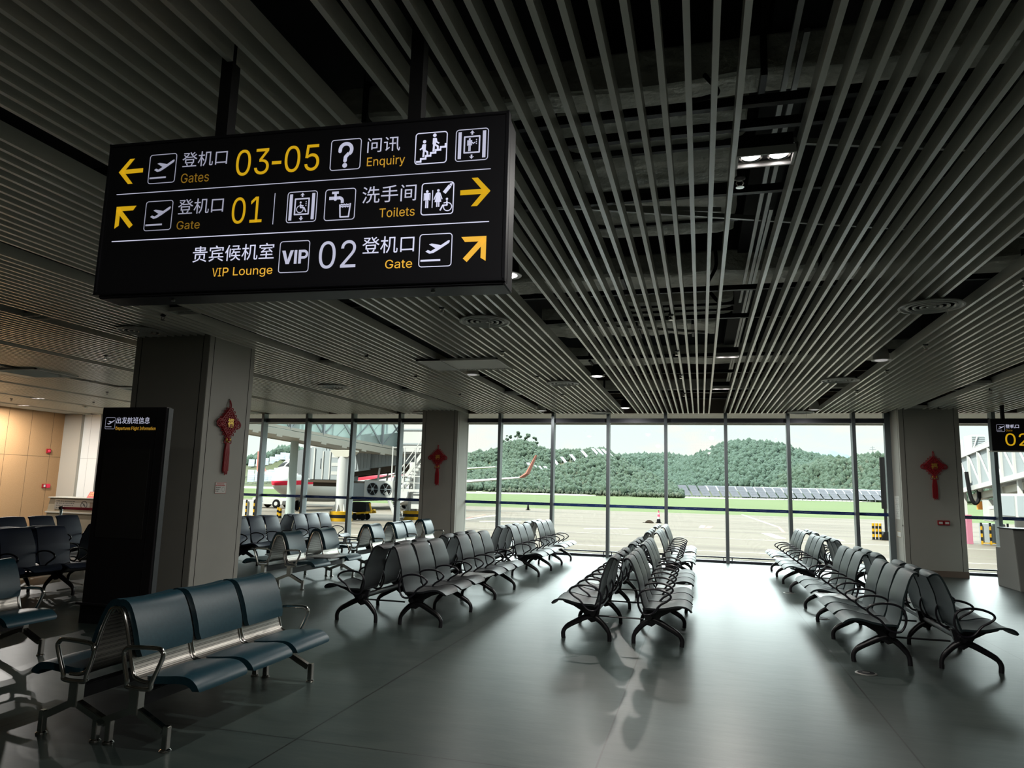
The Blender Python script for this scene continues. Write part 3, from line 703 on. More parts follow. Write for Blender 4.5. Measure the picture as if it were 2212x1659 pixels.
# ------------------------------------------------------------------ ceiling fittings
LAMP = 5.8
def twin_light(lit_):
    root = bpy.data.objects.new('twin_downlight', None); COL.objects.link(root)
    w, d = 0.165, 0.085
    fr = MB()
    fr.box(-w, w, -d, -d+0.014, 0, 0.05).box(-w, w, d-0.014, d, 0, 0.05).box(-w, -w+0.014, -d, d, 0, 0.05).box(w-0.014, w, -d, d, 0, 0.05)
    fr.build('trim_frame', mlampw, root, bevel=0.002)
    MB().box(-w+0.012, w-0.012, -d+0.012, d-0.012, 0.035, 0.13).build('gear_box', mblack, root)
    MB().box(-w-0.02, -w, -0.02, 0.02, 0.03, 0.09).build('clip', mgalv, root); MB().box(w, w+0.02, -0.02, 0.02, 0.03, 0.09).build('clip', mgalv, root)
    for x in (-0.078, 0.078):
        h = MB().lathe([(0.064, 0.034), (0.066, 0.026), (0.058, 0.024), (0.050, 0.032)], 24, (x, 0, 0)).build('lamp_ring', mchrome, root, smooth=True)
        MB().lathe([(0.050, 0.030), (0.042, 0.0285), (0.0, 0.027)], 24, (x, 0, 0)).build('lamp_face', mglow if lit_ else mlampw, h, smooth=True)
    if lit_: lamp_light(root, LAMP)
    return root
TL = twin_light(True); TD = twin_light(False); KID.clear()
GT = 'twin downlights in the ceiling slots'
for i, (y, w) in enumerate(((4.18, 'nearest the camera'), (10.47, 'second, halfway down the hall'), (13.74, 'third, near the window'))):
    put(TL, (0.39, y, CZ-0.002), 'lit twin downlight right of the centre slats, %s' % w, 'ceiling light', GT, first=(i == 0))
for i, (x, y, w) in enumerate(((-5.88, 6.87, 'just below the left end of the big sign'), (-5.88, 10.33, 'left of the long vent grille'), (-5.88, 13.67, 'above the second column'), (-7.97, 6.80, 'left of the big column, nearest'), (4.57, 13.46, 'in the far right slot, nearer'), (4.57, 16.95, 'in the far right slot over the red-knot column'), (-3.79, 14.2, 'between the two round lights left of centre'), (-12.1, 11.7, 'far left, beside the square vent'))):
    put(TD, (x, y, CZ-0.002), 'unlit twin downlight %s' % w, 'ceiling light', GT, first=(i == 0))
for x, y, w in ((0.39, 0.9, 'overhead of the photographer'), (-18.42, 12.6, 'beside the tan wall, nearer'), (-18.42, 15.6, 'beside the tan wall, farther'), (-16.33, 14.2, 'over the far left counter')):  # added lamps, overhead and far left, put in to brighten the hall
    o = put(TL, (x, y, CZ-0.002), 'added lit twin downlight %s' % w, 'ceiling light', GT)
    if x < -16:                                            # added lamps at the far left, boosted to brighten the tan wall
        for c in kids(o):
            if c.type == 'LIGHT': c.data = c.data.copy(); c.data.energy = LAMP*2.5
def pendant(m):
    root = bpy.data.objects.new('round_pendant', None); COL.objects.link(root)
    MB().lathe([(0.0, 0.20), (0.05, 0.20), (0.085, 0.17), (0.105, 0.06), (0.108, 0.0), (0.100, 0.0), (0.096, 0.02)], 28).build('lamp_housing', mblack if m is mglow else mlampw, root, smooth=True)
    MB().lathe([(0.108, 0.004), (0.130, 0.0), (0.128, -0.006), (0.096, -0.004)], 28).build('rim', mlampw, root, smooth=True)
    MB().lathe([(0.097, 0.0), (0.07, -0.012), (0.0, -0.018)], 28).build('diffuser', m, root, smooth=True)
    lamp_light(root, LAMP if m is mglow else LAMP*0.3, -0.04)  # fittings that are off also get an added weak light
    MB().tube([(0.04, 0, 0.2), (0.04, 0, 0.75)], 0.004, 6).tube([(-0.04, 0, 0.2), (-0.04, 0, 0.75)], 0.004, 6).build('hanger', mblack, root)
    return root
PL = pendant(mglow); PD = pendant(mglow2); KID.clear()
for i, (x, y, w) in enumerate(((-1.70, 6.08, 'at the right edge of the big sign'), (-1.70, 11.95, 'halfway to the window'), (-1.70, 16.65, 'last before the window'))):
    put(PL, (x, y, CZ-0.01), 'lit round pendant left of the centre slats, %s' % w, 'ceiling light', 'round ceiling lights', first=(i == 0))
for i, (x, y, w) in enumerate(((2.48, 10.8, 'right slot, behind the large round diffuser'), (2.48, 16.95, 'right slot, last before the window'), (-3.79, 11.45, 'under the edge of the long vent grille'), (-3.79, 17.0, 'slot left of centre, last before the window'))):
    put(PD, (x, y, CZ-0.03), 'unlit round ceiling light, faint glow added, %s' % w, 'ceiling light', 'round ceiling lights', first=(i == 0))
def diffuser():
    root = bpy.data.objects.new('air_diffuser', None); COL.objects.link(root)
    o = MB()
    for r0 in (0.30, 0.235, 0.170, 0.105, 0.045):
        o.lathe([(r0, 0.012), (r0+0.002, 0.0), (r0-0.018, -0.004), (r0-0.030, 0.010), (r0-0.018, 0.014)], 40)
    o.build('vent_rings', mgrille, root, smooth=True)
    MB().lathe([(0.29, 0.016), (0.29, 0.0155), (0.0, 0.0155)], 40).build('vent_throat', mblackm, root)
    MB().tube([(0.1, -0.14, 0.0), (0.1, -0.14, -0.08), (0.105, -0.14, -0.12)], 0.003, 6).build('pull_cord', mgrille, root)
    return root
DF = diffuser(); KID.clear()
for i, (x, y, w) in enumerate(((2.29, 7.85, 'on the right, the largest, nearest the camera'), (2.29, 12.77, 'on the right, second'), (2.29, 17.7, 'on the right, at the window'), (-2.45, 7.80, 'left of centre, just below the big sign'), (-2.45, 12.73, 'left of centre, second'), (-2.45, 17.75, 'left of centre, at the window'), (-7.19, 12.76, 'behind the big column, to its right'), (-7.19, 7.65, 'against the big column head'), (-12.0, 12.7, 'far left, left of the big column'), (-7.19, 17.7, 'far left, at the window'))):
    put(DF, (x, y, CZ-0.020), 'round white air diffuser %s' % w, 'air vent', 'round air diffusers', first=(i == 0))
def grille(x0, x1, y0, y1, z, blank, label):
    root = thing('vent_grille', ((x0+x1)/2, (y0+y1)/2, z), label, 'air vent', 'rectangular vent grilles')
    a, b, c, d = x0-root.location.x, x1-root.location.x, y0-root.location.y, y1-root.location.y
    f = MB().box(a, b, c, c+0.03, -0.03, 0.0).box(a, b, d-0.03, d, -0.03, 0.0).box(a, a+0.03, c, d, -0.03, 0.0).box(b-0.03, b, c, d, -0.03, 0.0)
    if blank: f.box(a, a+blank, c, d, -0.028, -0.002)
    f.build('grille_frame', mgrille, root)
    s = MB(); x = a+blank+0.03
    while x < b-0.04:
        s.bar((x, c+0.02, -0.016), (x, d-0.02, -0.016), 0.006, 0.028, (0.5, 0, 0.8)); x += 0.040
    s.build('louvres', mgrille, root)
    MB().box(a+blank, b-0.03, c+0.02, d-0.02, -0.001, 0.0).build('grille_back', mblackm, root)
grille(-4.28, -2.95, 10.10, 11.02, CZ-0.002, 0.40, 'long white vent grille hanging below the slats left of centre')
grille(-13.0, -11.72, 10.06, 11.0, CZ-0.002, 0.30, 'white vent grille far left near the tan wall')
def sprinkler():
    root = bpy.data.objects.new('sprinkler', None); COL.objects.link(root)
    MB().tube([(0, 0, 0.32), (0, 0, 0.06)], 0.018, 10).lathe([(0.030, 0.06), (0.034, 0.05), (0.02, 0.04)], 12).build('drop_pipe', mblack, root, smooth=True)
    MB().tube([(0.012, 0, 0.045), (0.022, 0, 0.02), (0.006, 0, -0.004)], 0.004, 6).tube([(-0.012, 0, 0.045), (-0.022, 0, 0.02), (-0.006, 0, -0.004)], 0.004, 6).lathe([(0.0, 0.0), (0.024, -0.002), (0.026, -0.007), (0.0, -0.008)], 12).build('spray_head', mchrome, root, smooth=True)
    return root
SP = sprinkler(); KID.clear()
sp = [(0.26, 4.40, 'below the nearest twin downlight')]
sp += [(-0.30, y, 'in the centre slats, %s' % w) for y, w in ((7.85, 'above the near end of the middle row'), (9.93, 'second down the middle row'), (12.02, 'third down the middle row'), (14.28, 'last before the window'))]
sp += [(-2.75, y, 'left of the centre slats, %s' % w) for y, w in ((7.15, 'just left of the nearest round diffuser'), (9.66, 'right of the long vent grille'), (11.94, 'beyond the long vent grille'), (14.3, 'nearest the window'))]
sp += [(-4.95, y, 'in the panel left of the long vent grille, %s' % w) for y, w in ((9.75, 'nearest'), (11.71, 'middle'), (14.16, 'farthest'))]
sp += [(2.80, y, 'in the panel right of the centre slats, %s' % w) for y, w in ((7.0, 'nearest, above the right-hand row'), (9.91, 'second'), (11.86, 'third'), (14.1, 'fourth'))]
sp += [(5.0, 14.2, 'in the far right panel, nearer'), (5.0, 17.05, 'in the far right panel over the red-knot column'), (-6.25, 6.95, 'just right of the big column head'), (-9.3, 9.2, 'left of the big column')]
sp += [(-13.4, 10.2, 'far left, beside the white vent grille'), (-13.2, 13.2, 'far left, above the counter'), (-15.4, 15.0, 'far left, above the red placard'), (-17.2, 14.2, 'in front of the tan wall')]
for i, (x, y, w) in enumerate(sp): put(SP, (x, y, CZ-0.055), 'small dark sprinkler %s' % w, 'sprinkler', 'ceiling sprinklers', first=(i == 0))
tag(MB().lathe([(0.06, 0.0), (0.062, -0.02), (0.045, -0.05), (0.0, -0.065)], 20, (-16.6, 15.9, CZ)).build('dome_camera', mlampw, smooth=True), 'small white dome camera on the ceiling before the tan wall', 'camera')

# ------------------------------------------------------------------ big hanging direction sign
th = rad(3.0)
SG = thing('direction_sign', (-1.676, 2.60, 2.811), 'big black hanging direction sign with backlit gates, toilets and lounge lettering', 'sign', rz=th)
Z0 = 2.811
mb = MB().box(-0.985, 0.925, 0.0, 0.14, -0.381, 0.350); mb.build('sign_case', msign, SG, bevel=0.006)
fr = MB()
for a, b, c, d in ((-1.003, 0.926, -0.366, -0.352), (-1.003, 0.926, 0.352, 0.366)): fr.box(a, b, -0.012, 0.03, c, d)
fr.box(-1.003, -0.989, -0.012, 0.03, -0.366, 0.366).box(0.912, 0.926, -0.012, 0.03, -0.366, 0.366); fr.build('sign_frame', msignf, SG, bevel=0.002)
MB().box(-0.99, 0.913, -0.006, 0.004, -0.353, 0.353).build('sign_face', msign, SG)
for x in (-0.46, 0.487): MB().box(x-0.030, x+0.030, 0.045, 0.105, 0.345, 1.95).build('suspension_pole', mblackm, SG)
for x in (-0.63, 0.606): MB().lathe([(0.009, 0), (0.009, -0.008), (0.0, -0.010)], 10, (x, 0.05, -0.381)).build('screw', mgalv, SG)
sfr = lambda u, v, d: (u, -0.0065-d, v-Z0)
def S(name, m, fn, lab=None, box=None):
    F = Flat(sfr, 0.001)
    if box: F.box = box
    fn(F); o = F.mb.build(name, m, SG, weld=False)
    if lab: o['label'] = lab
def bx(u, v, s=0.143): return (u, v, u+s, v+s)
R1, R2, R3 = 2.967, 2.7395, 2.5145
wd, wm, wb = mtw; ad, am, ab = mta
S('pictogram', wd, icon_plane, 'take-off pictogram of the top row', bx(-0.781, R1)); S('pictogram', wd, icon_plane, 'take-off pictogram of the middle row', bx(-0.776, R2)); S('pictogram', wb, icon_plane, 'take-off pictogram of the bottom row', bx(0.557, R3))
def icon_q(F):
    F.rrect(0, 0, 1, 1, 0.1, 0.025); F.ring(0.5, 0.66, 0.13, 0.245, -50, 190); F.line([(0.605, 0.535), (0.50, 0.42), (0.49, 0.30)], 0.115); F.circ(0.31, 0.62, 0.057); F.circ(0.49, 0.30, 0.057); F.circ(0.49, 0.15, 0.078)
S('pictogram', wm, icon_q, 'question mark pictogram', bx(0.129, R1)); S('pictogram', wb, icon_stairs, 'stairs pictogram', bx(0.518, R1)); S('pictogram', wm, lambda F: icon_lift(F, False), 'lift pictogram', bx(0.697, R1))
S('pictogram', wm, lambda F: icon_lift(F, True), 'wheelchair lift pictogram', bx(-0.062, R2)); S('pictogram', wm, icon_tap, 'drinking water pictogram', bx(0.117, R2)); S('pictogram', wb, icon_toilet, 'toilets pictogram', bx(0.556, R2))
S('pictogram', wm, lambda F: (F.rrect(0, 0, 1, 1, 0.1, 0.025)), 'frame round the letters VIP', bx(-0.081, R3))
def TX(s, u0, v0, u1, v1, m, bold=0.0, lab=None): S('lettering', m, lambda F: F.text(s, u0, v0, u1, v1, bold), lab)
TX('登机口', -0.608, 3.036, -0.377, 3.108, wd); TX('Gates', -0.606, 2.960, -0.462, 3.006, ad); S('lettering', mtao, lambda F: (F.text('03', -0.330, 2.975, -0.166, 3.099), F.rect(-0.152, 3.018, -0.106, 3.033), F.text('05', -0.090, 2.975, 0.077, 3.099)))
TX('问讯', 0.300, 3.038, 0.450, 3.105, wm); TX('Enquiry', 0.302, 2.966, 0.475, 3.017, am)
TX('登机口', -0.606, 2.809, -0.375, 2.881, wd); TX('Gate', -0.604, 2.738, -0.486, 2.778, ad); TX('01', -0.330, 2.750, -0.180, 2.873, mtao)
TX('洗手间', 0.290, 2.808, 0.533, 2.883, wm); TX('Toilets', 0.372, 2.741, 0.530, 2.782, am)
TX('贵宾候机室', -0.507, 2.580, -0.107, 2.654, wb); S('lettering', ab, lambda F: (F.text('VI', -0.401, 2.511, -0.357, 2.550), F.rect(-0.349, 2.511, -0.3438, 2.550), F.rect(-0.3438, 2.5448, -0.333, 2.550), F.rect(-0.3438, 2.5265, -0.333, 2.5317), F.ring(-0.333, 2.53825, 0.0065, 0.0118, -90, 90), F.text('Lounge', -0.298, 2.502, -0.108, 2.550))); S('lettering', wm, lambda F: (F.poly([(-0.068, 2.615), (-0.052, 2.615), (-0.040, 2.573), (-0.028, 2.615), (-0.013, 2.615), (-0.032, 2.554), (-0.048, 2.554)]), F.rect(-0.009, 2.554, 0.004, 2.615), F.rect(0.011, 2.554, 0.024, 2.615), F.rect(0.024, 2.604, 0.036, 2.615), F.rect(0.024, 2.575, 0.036, 2.586), F.ring(0.036, 2.595, 0.009, 0.020, -90, 90)), 'bold letters VIP')
TX('02', 0.107, 2.526, 0.277, 2.648, wm); TX('登机口', 0.304, 2.583, 0.535, 2.657, wb); TX('Gate', 0.411, 2.515, 0.530, 2.553, ab)
S('divider_line', wm, lambda F: F.rect(-0.940, 2.9245, 0.853, 2.928)); S('divider_line', wb, lambda F: F.rect(-0.938, 2.696, 0.853, 2.700)); S('divider_line', wm, lambda F: F.rect(-0.1255, 2.738, -0.1225, 2.882))
def arrow(F, tail, tip, l, w):
    t0, t1 = Vector(tail), Vector(tip); d = (t1-t0).normalized(); n = Vector((-d.y, d.x))
    P = lambda a, b: tuple(t1 + d*a + n*b)
    L_ = (t1-t0).length
    F.poly([P(-L_, w/2), P(-L_, -w/2), P(-w*0.8, -w/2), P(-w*0.8, w/2)])
    for s in (1, -1): F.poly([P(0, 0), P(-w*1.35, 0), P(-l-w*0.9, s*l), P(-l+w*0.3, s*l)][::s])
S('arrow', mtao, lambda F: arrow(F, (-0.812, 3.038), (-0.942, 3.036), 0.062, 0.021), 'left arrow'); S('arrow', mtao, lambda F: arrow(F, (0.726, 2.829), (0.855, 2.830), 0.062, 0.022), 'right arrow')
def darrow(F, c, s, L_):
    x, y = c
    F.poly([(x, y), (x+s*L_, y), (x+s*(L_-0.016), y-0.022), (x+s*0.03, y-0.022), (x+s*0.022, y-0.03), (x+s*0.022, y-L_+0.014), (x, y-L_)])
    F.line([(x+s*0.008, y-0.012), (x+s*(L_-0.018), y-L_+0.006)], 0.023)
S('arrow', mtao, lambda F: darrow(F, (-0.932, 2.866), 1, 0.106), 'arrow to the upper left'); S('arrow', ab, lambda F: darrow(F, (0.844, 2.637), -1, 0.106), 'arrow to the upper right')

# gate 02 sign
GS = thing('gate_sign', (6.62, 16.55, 2.97), 'black hanging gate 02 sign at the right edge', 'sign')
MB().box(-0.85, 0.85, -0.05, 0.10, -0.325, 0.325).build('sign_case', msign, GS, bevel=0.005)
MB().box(-0.86, 0.86, -0.055, 0.10, -0.345, -0.325).build('sign_frame', mgrille, GS)
for x in (-0.6, 0.6): MB().box(x-0.03, x+0.03, 0.0, 0.06, 0.32, 1.8).build('suspension_pole', mblackm, GS)
gfr = lambda u, v, d: (u-6.62, -0.0505-d, v-2.97)
def GSX(name, m, fn, box=None):
    F = Flat(gfr, 0.001)
    if box: F.box = box
    fn(F); F.mb.build(name, m, GS, weld=False)
GSX('pictogram', wm, icon_plane, (5.87, 3.035, 6.015, 3.18)); GSX('lettering', wb, lambda F: F.text('登机口', 6.03, 3.105, 6.27, 3.18)); GSX('lettering', ad, lambda F: F.text('Gate', 6.03, 3.04, 6.15, 3.08)); GSX('lettering', mtao, lambda F: F.text('02', 6.01, 2.745, 6.42, 3.0))

# flight information totem
TT = thing('information_totem', (-6.345, 6.80, 0), 'tall black departures information totem standing in front of the big column', 'totem')
MB().box(-0.445, 0.445, -0.04, 0.045, 0.22, 2.44).build('totem_body', mtotem, TT, bevel=0.004)
MB().box(0.445, 0.462, -0.02, 0.05, 0.22, 2.43).box(-0.462, -0.445, -0.02, 0.05, 0.22, 2.43).build('side_trim', mtotems, TT)
MB().box(-0.365, 0.275, -0.043, -0.038, 0.95, 1.955).build('screen', mscreen, TT)
MB().box(0.33, 0.335, -0.042, -0.038, 0.22, 2.43).build('hinge_line', mblackm, TT)
MB().box(-0.50, 0.50, -0.075, 0.075, 0.20, 0.225).build('ledge', mtotem, TT, bevel=0.003)
MB().box(-0.445, 0.445, -0.055, 0.055, 0, 0.20).build('totem_base', mblackm, TT)
tfr = lambda u, v, d: (u+6.345, -0.0405-d, v)
def TTX(name, m, fn, box=None):
    F = Flat(tfr, 0.001)
    if box: F.box = box
    fn(F); F.mb.build(name, m, TT, weld=False)
TTX('pictogram', wd, icon_plane, (-6.735, 2.185, -6.595, 2.32)); TTX('lettering', wm, lambda F: F.text('出发航班信息', -6.58, 2.248, -6.115, 2.325))
TTX('lettering', am, lambda F: F.text('Departures Flight Information', -6.58, 2.165, -6.025, 2.215))
# ------------------------------------------------------------------ red good-luck knots
def knot():
    root = bpy.data.objects.new('lucky_knot', None); COL.objects.link(root)   # hangs in the local xz plane, front towards -y
    mb = MB()
    for k in range(-4, 5):                                     # woven diamond of parallel cords
        t = k/4*0.135; n = 10
        for s in (1, -1):
            pts = []
            for i in range(n+1):
                u = -0.135+0.27*i/n
                x = (u*s+t)/1.414*1.0; z = (u-t*s)/1.414
                pts.append((x*1.06, -0.030+0.006*sin(i*pi+k*pi*0.5)*s, z*1.10))
            mb.tube(pts, 0.0135, 7)
    mb.build('knot_weave', mred, root, smooth=True)
    lp = MB()
    for sx, sz in ((1, 1), (-1, 1), (1, -1), (-1, -1)):
        for i in range(4):
            f = (i+0.7)/4.6; cx, cz = sx*0.195*f, sz*0.205*(1-f); d = Vector((sx*0.72, 0, sz*0.69))
            q = Vector((-d.z, 0, d.x)); c = Vector((cx, -0.028, cz)); L_ = 0.052 if i != 1 else 0.062
            lp.tube([c+q*0.013, c+d*L_*0.7+q*0.017, c+d*L_, c+d*L_*0.7-q*0.017, c-q*0.013], 0.0065, 6)
    for sx in (1, -1):
        pts = smooth_path([(sx*0.13, -0.03, 0.035), (sx*0.20, -0.032, 0.045), (sx*0.255, -0.03, 0.0), (sx*0.24, -0.03, -0.05), (sx*0.185, -0.03, -0.055), (sx*0.13, -0.03, -0.02)], 4)
        lp.tube(pts, 0.009, 7); pts = [(p[0]*0.87+sx*0.012, p[1]-0.004, p[2]*0.62) for p in pts]; lp.tube(pts, 0.008, 7)
    lp.build('cord_loops', mred, root, smooth=True)
    MB().tube(smooth_path([(0.012, -0.03, 0.19), (0.016, -0.03, 0.26), (0.0, -0.012, 0.325), (-0.016, -0.03, 0.26), (-0.012, -0.03, 0.19)], 4), 0.008, 7).build('hanging_loop', mred, root, smooth=True)
    MB().lathe([(0.011, 0), (0.011, 0.02), (0, 0.022)], 8, (0, -0.012, 0.322)).build('wall_hook', mgalv, root)
    MB().lathe([(0.062, -0.001), (0.064, 0.004), (0, 0.005)], 20).build('disc', mred, root).matrix_basis = Matrix.Translation((0, -0.046, 0)) @ Matrix.Rotation(rad(90), 4, 'X')
    F = Flat(lambda u, v, d: (u, -0.053-d, v), 0.002); F.text('福', -0.062, -0.062, 0.066, 0.066, 0.025); F.mb.build('fortune_character', mgold, root, weld=False)
    b = MB()
    for sx in (-0.035, 0.0, 0.038):
        b.sphere((sx, -0.035, -0.255+abs(sx)*0.6), 0.020, 10, 7, (0.8, 0.8, 1.3))
        b.tube([(0, -0.03, -0.20), (sx, -0.035, -0.235)], 0.004, 6)
    b.build('gold_ornament', mgold, root, smooth=True)
    b = MB()
    for sx in (-1, 1): b.tube(smooth_path([(0, -0.03, -0.205), (sx*0.05, -0.035, -0.225), (sx*0.075, -0.03, -0.275), (sx*0.04, -0.03, -0.285), (0, -0.03, -0.245)], 4), 0.007, 6)
    b.sphere((0, -0.03, -0.235), 0.03, 10, 7)
    b.build('bow', mred, root, smooth=True)
    b = MB(); rnd = random.Random(3)
    for i in range(16):
        x = -0.045+0.09*(i % 8)/7; y = -0.022-0.014*(i//8); b.tube([(x*0.6, y, -0.28), (x, y, -0.42), (x*1.05, y, -0.66-0.07*rnd.random())], 0.0068, 5)
    b.build('tassel', mred, root, smooth=True)
    return root
K = knot(); KID.clear()
put(K, (4.89, 17.28, 2.34), 'red lucky knot with long tassel on the right column', 'wall hanging', 'red lucky knots', first=True)
put(K, (-6.56, 17.25, 2.37), 'red lucky knot on the grey column left of the centre windows', 'wall hanging', 'red lucky knots')
put(K, (-6.44, 8.57, 2.43), 'red lucky knot on the light side of the big column', 'wall hanging', 'red lucky knots', rz=pi/2)
# notice on the big column
o = thing('notice', (-6.44, 8.535, 1.525), 'small cream notice with red heading below the knot on the big column', 'notice', rz=pi/2)
MB().box(-0.115, 0.115, -0.008, 0, -0.075, 0.075).build('notice_plate', mpaper, o)
F = Flat(lambda u, v, d: (u, -0.008-d, v), 0.001)
F.rect(-0.115, 0.071, 0.115, 0.075); F.rect(-0.115, -0.075, 0.115, -0.072); F.rect(-0.115, -0.075, -0.112, 0.075); F.rect(0.112, -0.075, 0.115, 0.075)
for i in range(9): F.rect(-0.09+i*0.018, 0.048, -0.078+i*0.018, 0.060); F.rect(-0.105+i*0.022, 0.026, -0.090+i*0.022, 0.040)
F.mb.build('red_print', mredp, o)
F = Flat(lambda u, v, d: (u, -0.008-d, v), 0.001)
for j in range(3):
    for i in range(5-j): F.rect(-0.10+i*0.02, 0.0-j*0.026, -0.088+i*0.02, 0.012-j*0.026)
F.ring(0.055, -0.02, 0.028, 0.031); F.mb.build('black_print', mink, o)
# red call points on the right column
for i, x in enumerate((4.955, 5.075)):
    o = thing('call_point', (x, 17.28, 1.135), 'red alarm call point on the right column, %s of the pair' % ('left' if i == 0 else 'right'), 'alarm button', 'red call points on the right column')
    MB().box(-0.055, 0.055, -0.045, 0, -0.05, 0.05).build('alarm_case', mred, o, bevel=0.006)
    MB().box(-0.035, 0.035, -0.048, -0.044, -0.022, 0.022).build('alarm_label', mpaper, o)
# papers and lock on the side of the right column
o = thing('notice', (4.25, 17.73, 1.42), 'white instruction sheets on the window side of the right column', 'notice', rz=-pi/2)
MB().box(-0.20, 0.20, -0.004, 0, -0.25, 0.26).build('paper_sheet', mpaper, o)
F = Flat(lambda u, v, d: (u, -0.004-d, v), 0.001)
for c in (-0.13, 0.02, 0.16): F.rrect(-0.14, c-0.055, 0.14, c+0.055, 0.01, 0.004); F.line([(-0.04, c-0.02), (0.0, c+0.03), (0.05, c-0.01)], 0.008)
F.mb.build('drawing', mink, o)
o = thing('notice', (4.25, 17.70, 0.845), 'small yellow-edged sheet low on the window side of the right column', 'notice', rz=-pi/2)
MB().box(-0.16, 0.16, -0.004, 0, -0.065, 0.065).build('paper_sheet', mpaper, o)
F = Flat(lambda u, v, d: (u, -0.004-d, v), 0.001); F.rrect(-0.16, -0.065, 0.16, 0.065, 0.005, 0.008); F.mb.build('yellow_edge', myel, o)
o = tag(MB().lathe([(0.022, 0), (0.022, 0.02), (0.0, 0.022)], 12).build('door_lock', mgalv, smooth=True), 'small round lock on the window side of the right column', 'lock'); o.location = (4.25, 17.36, 1.05); o.rotation_euler = (0, -pi/2, 0)
# alarm fittings on the tan wall
o = thing('alarm_sounder', (-19.42, 17.44, 2.39), 'red alarm sounder high on the tan wall', 'alarm', rz=pi/2)
MB().box(-0.07, 0.07, -0.05, 0, -0.07, 0.07).build('alarm_case', mred, o, bevel=0.008); MB().lathe([(0.045, 0), (0.04, 0.02), (0, 0.025)], 14).build('horn', mredb, o).matrix_basis = Matrix.Translation((0, -0.05, 0)) @ Matrix.Rotation(rad(90), 4, 'X')
o = thing('call_point', (-19.42, 17.50, 1.33), 'pair of red call points low on the tan wall', 'alarm button', rz=pi/2)
for x in (-0.075, 0.075): MB().box(x-0.06, x+0.06, -0.04, 0, -0.06, 0.06).build('alarm_case', mred if x < 0 else mredb, o, bevel=0.006)
MB().box(-0.10, -0.04, -0.043, -0.039, -0.035, 0.035).build('alarm_label', mpaper, o)
# check-in style counter far left
o = thing('service_counter', (-15.55, 15.1, 0), 'grey-brown service counter far left with a notice panel on its front', 'counter')
mb = MB().prism([(-0.80, 0.0), (-0.80, 0.70), (-0.74, 1.06), (-0.70, 1.09), (0.95, 1.09), (0.95, 0.0)], 1, -0.25, 0.35); mb.build('counter_body', mcounterb, o, bevel=0.01)
MB().box(-0.82, 0.97, -0.28, 0.37, 0.70, 0.73).build('moulding', mbeige, o)
MB().box(-0.76, 0.95, -0.29, 0.36, 1.075, 1.10).build('counter_top', mbeige, o, bevel=0.006)
mb = MB().box(-0.55, 0.90, -0.262, -0.25, 0.80, 1.05); nb_ = mb.build('notice_panel', mgalv, o)
F = Flat(lambda u, v, d: (u, -0.262-d, v), 0.001); rnd = random.Random(5)
for r_ in range(4):
    u = -0.50
    while u < 0.05:
        w = 0.02+0.05*rnd.random(); F.rect(u, 0.83+r_*0.055, u+w, 0.848+r_*0.055); u += w+0.015
F.ring(0.38, 0.92, 0.085, 0.105); F.line([(0.32, 0.98), (0.44, 0.86)], 0.018); F.line([(0.35, 0.90), (0.38, 0.95), (0.42, 0.90)], 0.015)
F.mb.build('black_print', mink, nb_)
F = Flat(lambda u, v, d: (u, -0.262-d, v), 0.001); F.rect(0.56, 0.84, 0.74, 0.99); F.mb.build('red_print', mskirt, nb_)
o = thing('placard', (-14.95, 15.05, 1.10), 'red placard with yellow lettering standing on the far left counter', 'placard')
mb = MB().prism([(-0.10, 0), (0.10, 0), (0.0, 0.16)], 0, -0.28, 0.28).build('placard_board', mredp, o)
F = Flat(lambda u, v, d: (u, -0.10+0.10*v/0.16-d, v), 0.003)
for v0, n_ in ((0.10, 9), (0.045, 8)):
    for i in range(n_): F.rect(-0.24+i*0.055, v0, -0.20+i*0.055, v0+0.035)
F.mb.build('yellow_print', morange, o)
o = thing('belt_barrier', (-13.87, 12.97, 0), 'chrome belt barrier post with a stretched red belt in front of the far counter', 'barrier')
MB().lathe([(0.16, 0), (0.16, 0.012), (0.03, 0.03), (0.028, 0.86), (0.036, 0.87), (0.036, 0.97), (0.0, 0.975)], 20).build('post', mchrome, o, smooth=True)
MB().box(0.03, 2.0, -0.003, 0.003, 0.90, 0.955).build('belt', mredb, o)
MB().box(-0.036, 0.036, -0.040, -0.030, 0.89, 0.96).build('buckle', mdark, o)
# gate counter on the right
o = thing('gate_counter', (6.5, 15.7, 0), 'grey gate counter at the right edge below the gate sign', 'counter')
mb = MB().prism([(0.52, 0.0), (0.52, 0.74), (0.30, 0.74), (0.30, 1.11), (-0.36, 1.11), (-0.50, 0.0)], 0, -0.90, 0.9); mb.build('counter_body', mcounter, o, bevel=0.008)
MB().box(-0.78, 0.9, -0.515, -0.49, 0.08, 0.72).build('counter_front', mblack, o); MB().box(-0.92, 0.92, -0.40, 0.32, 1.105, 1.13).build('counter_top', mtotems, o, bevel=0.005)
MB().box(-0.72, -0.60, -0.545, -0.515, 0.30, 0.33).build('handle', mchrome, o)
# floor socket plates
def plate(x, y, label):
    o = thing('floor_socket', (x, y, 0), label, 'floor plate', 'round floor plates')
    MB().lathe([(0.095, 0), (0.095, 0.004), (0.085, 0.007), (0.0, 0.007)], 28).build('ring', mgalv, o, smooth=30)
    MB().lathe([(0.075, 0.0072), (0.075, 0.009), (0, 0.009)], 24).build('lid', mblack, o); MB().box(-0.03, 0.03, -0.008, 0.008, 0.009, 0.012).build('lid_handle', mgalv, o)
plate(1.47, 7.55, 'round metal floor plate beside the near leg of the right-hand row'); plate(1.55, 10.6, 'round metal floor plate halfway along the right-hand row'); plate(1.42, 13.1, 'small pale floor plate near the window end of the right-hand row')
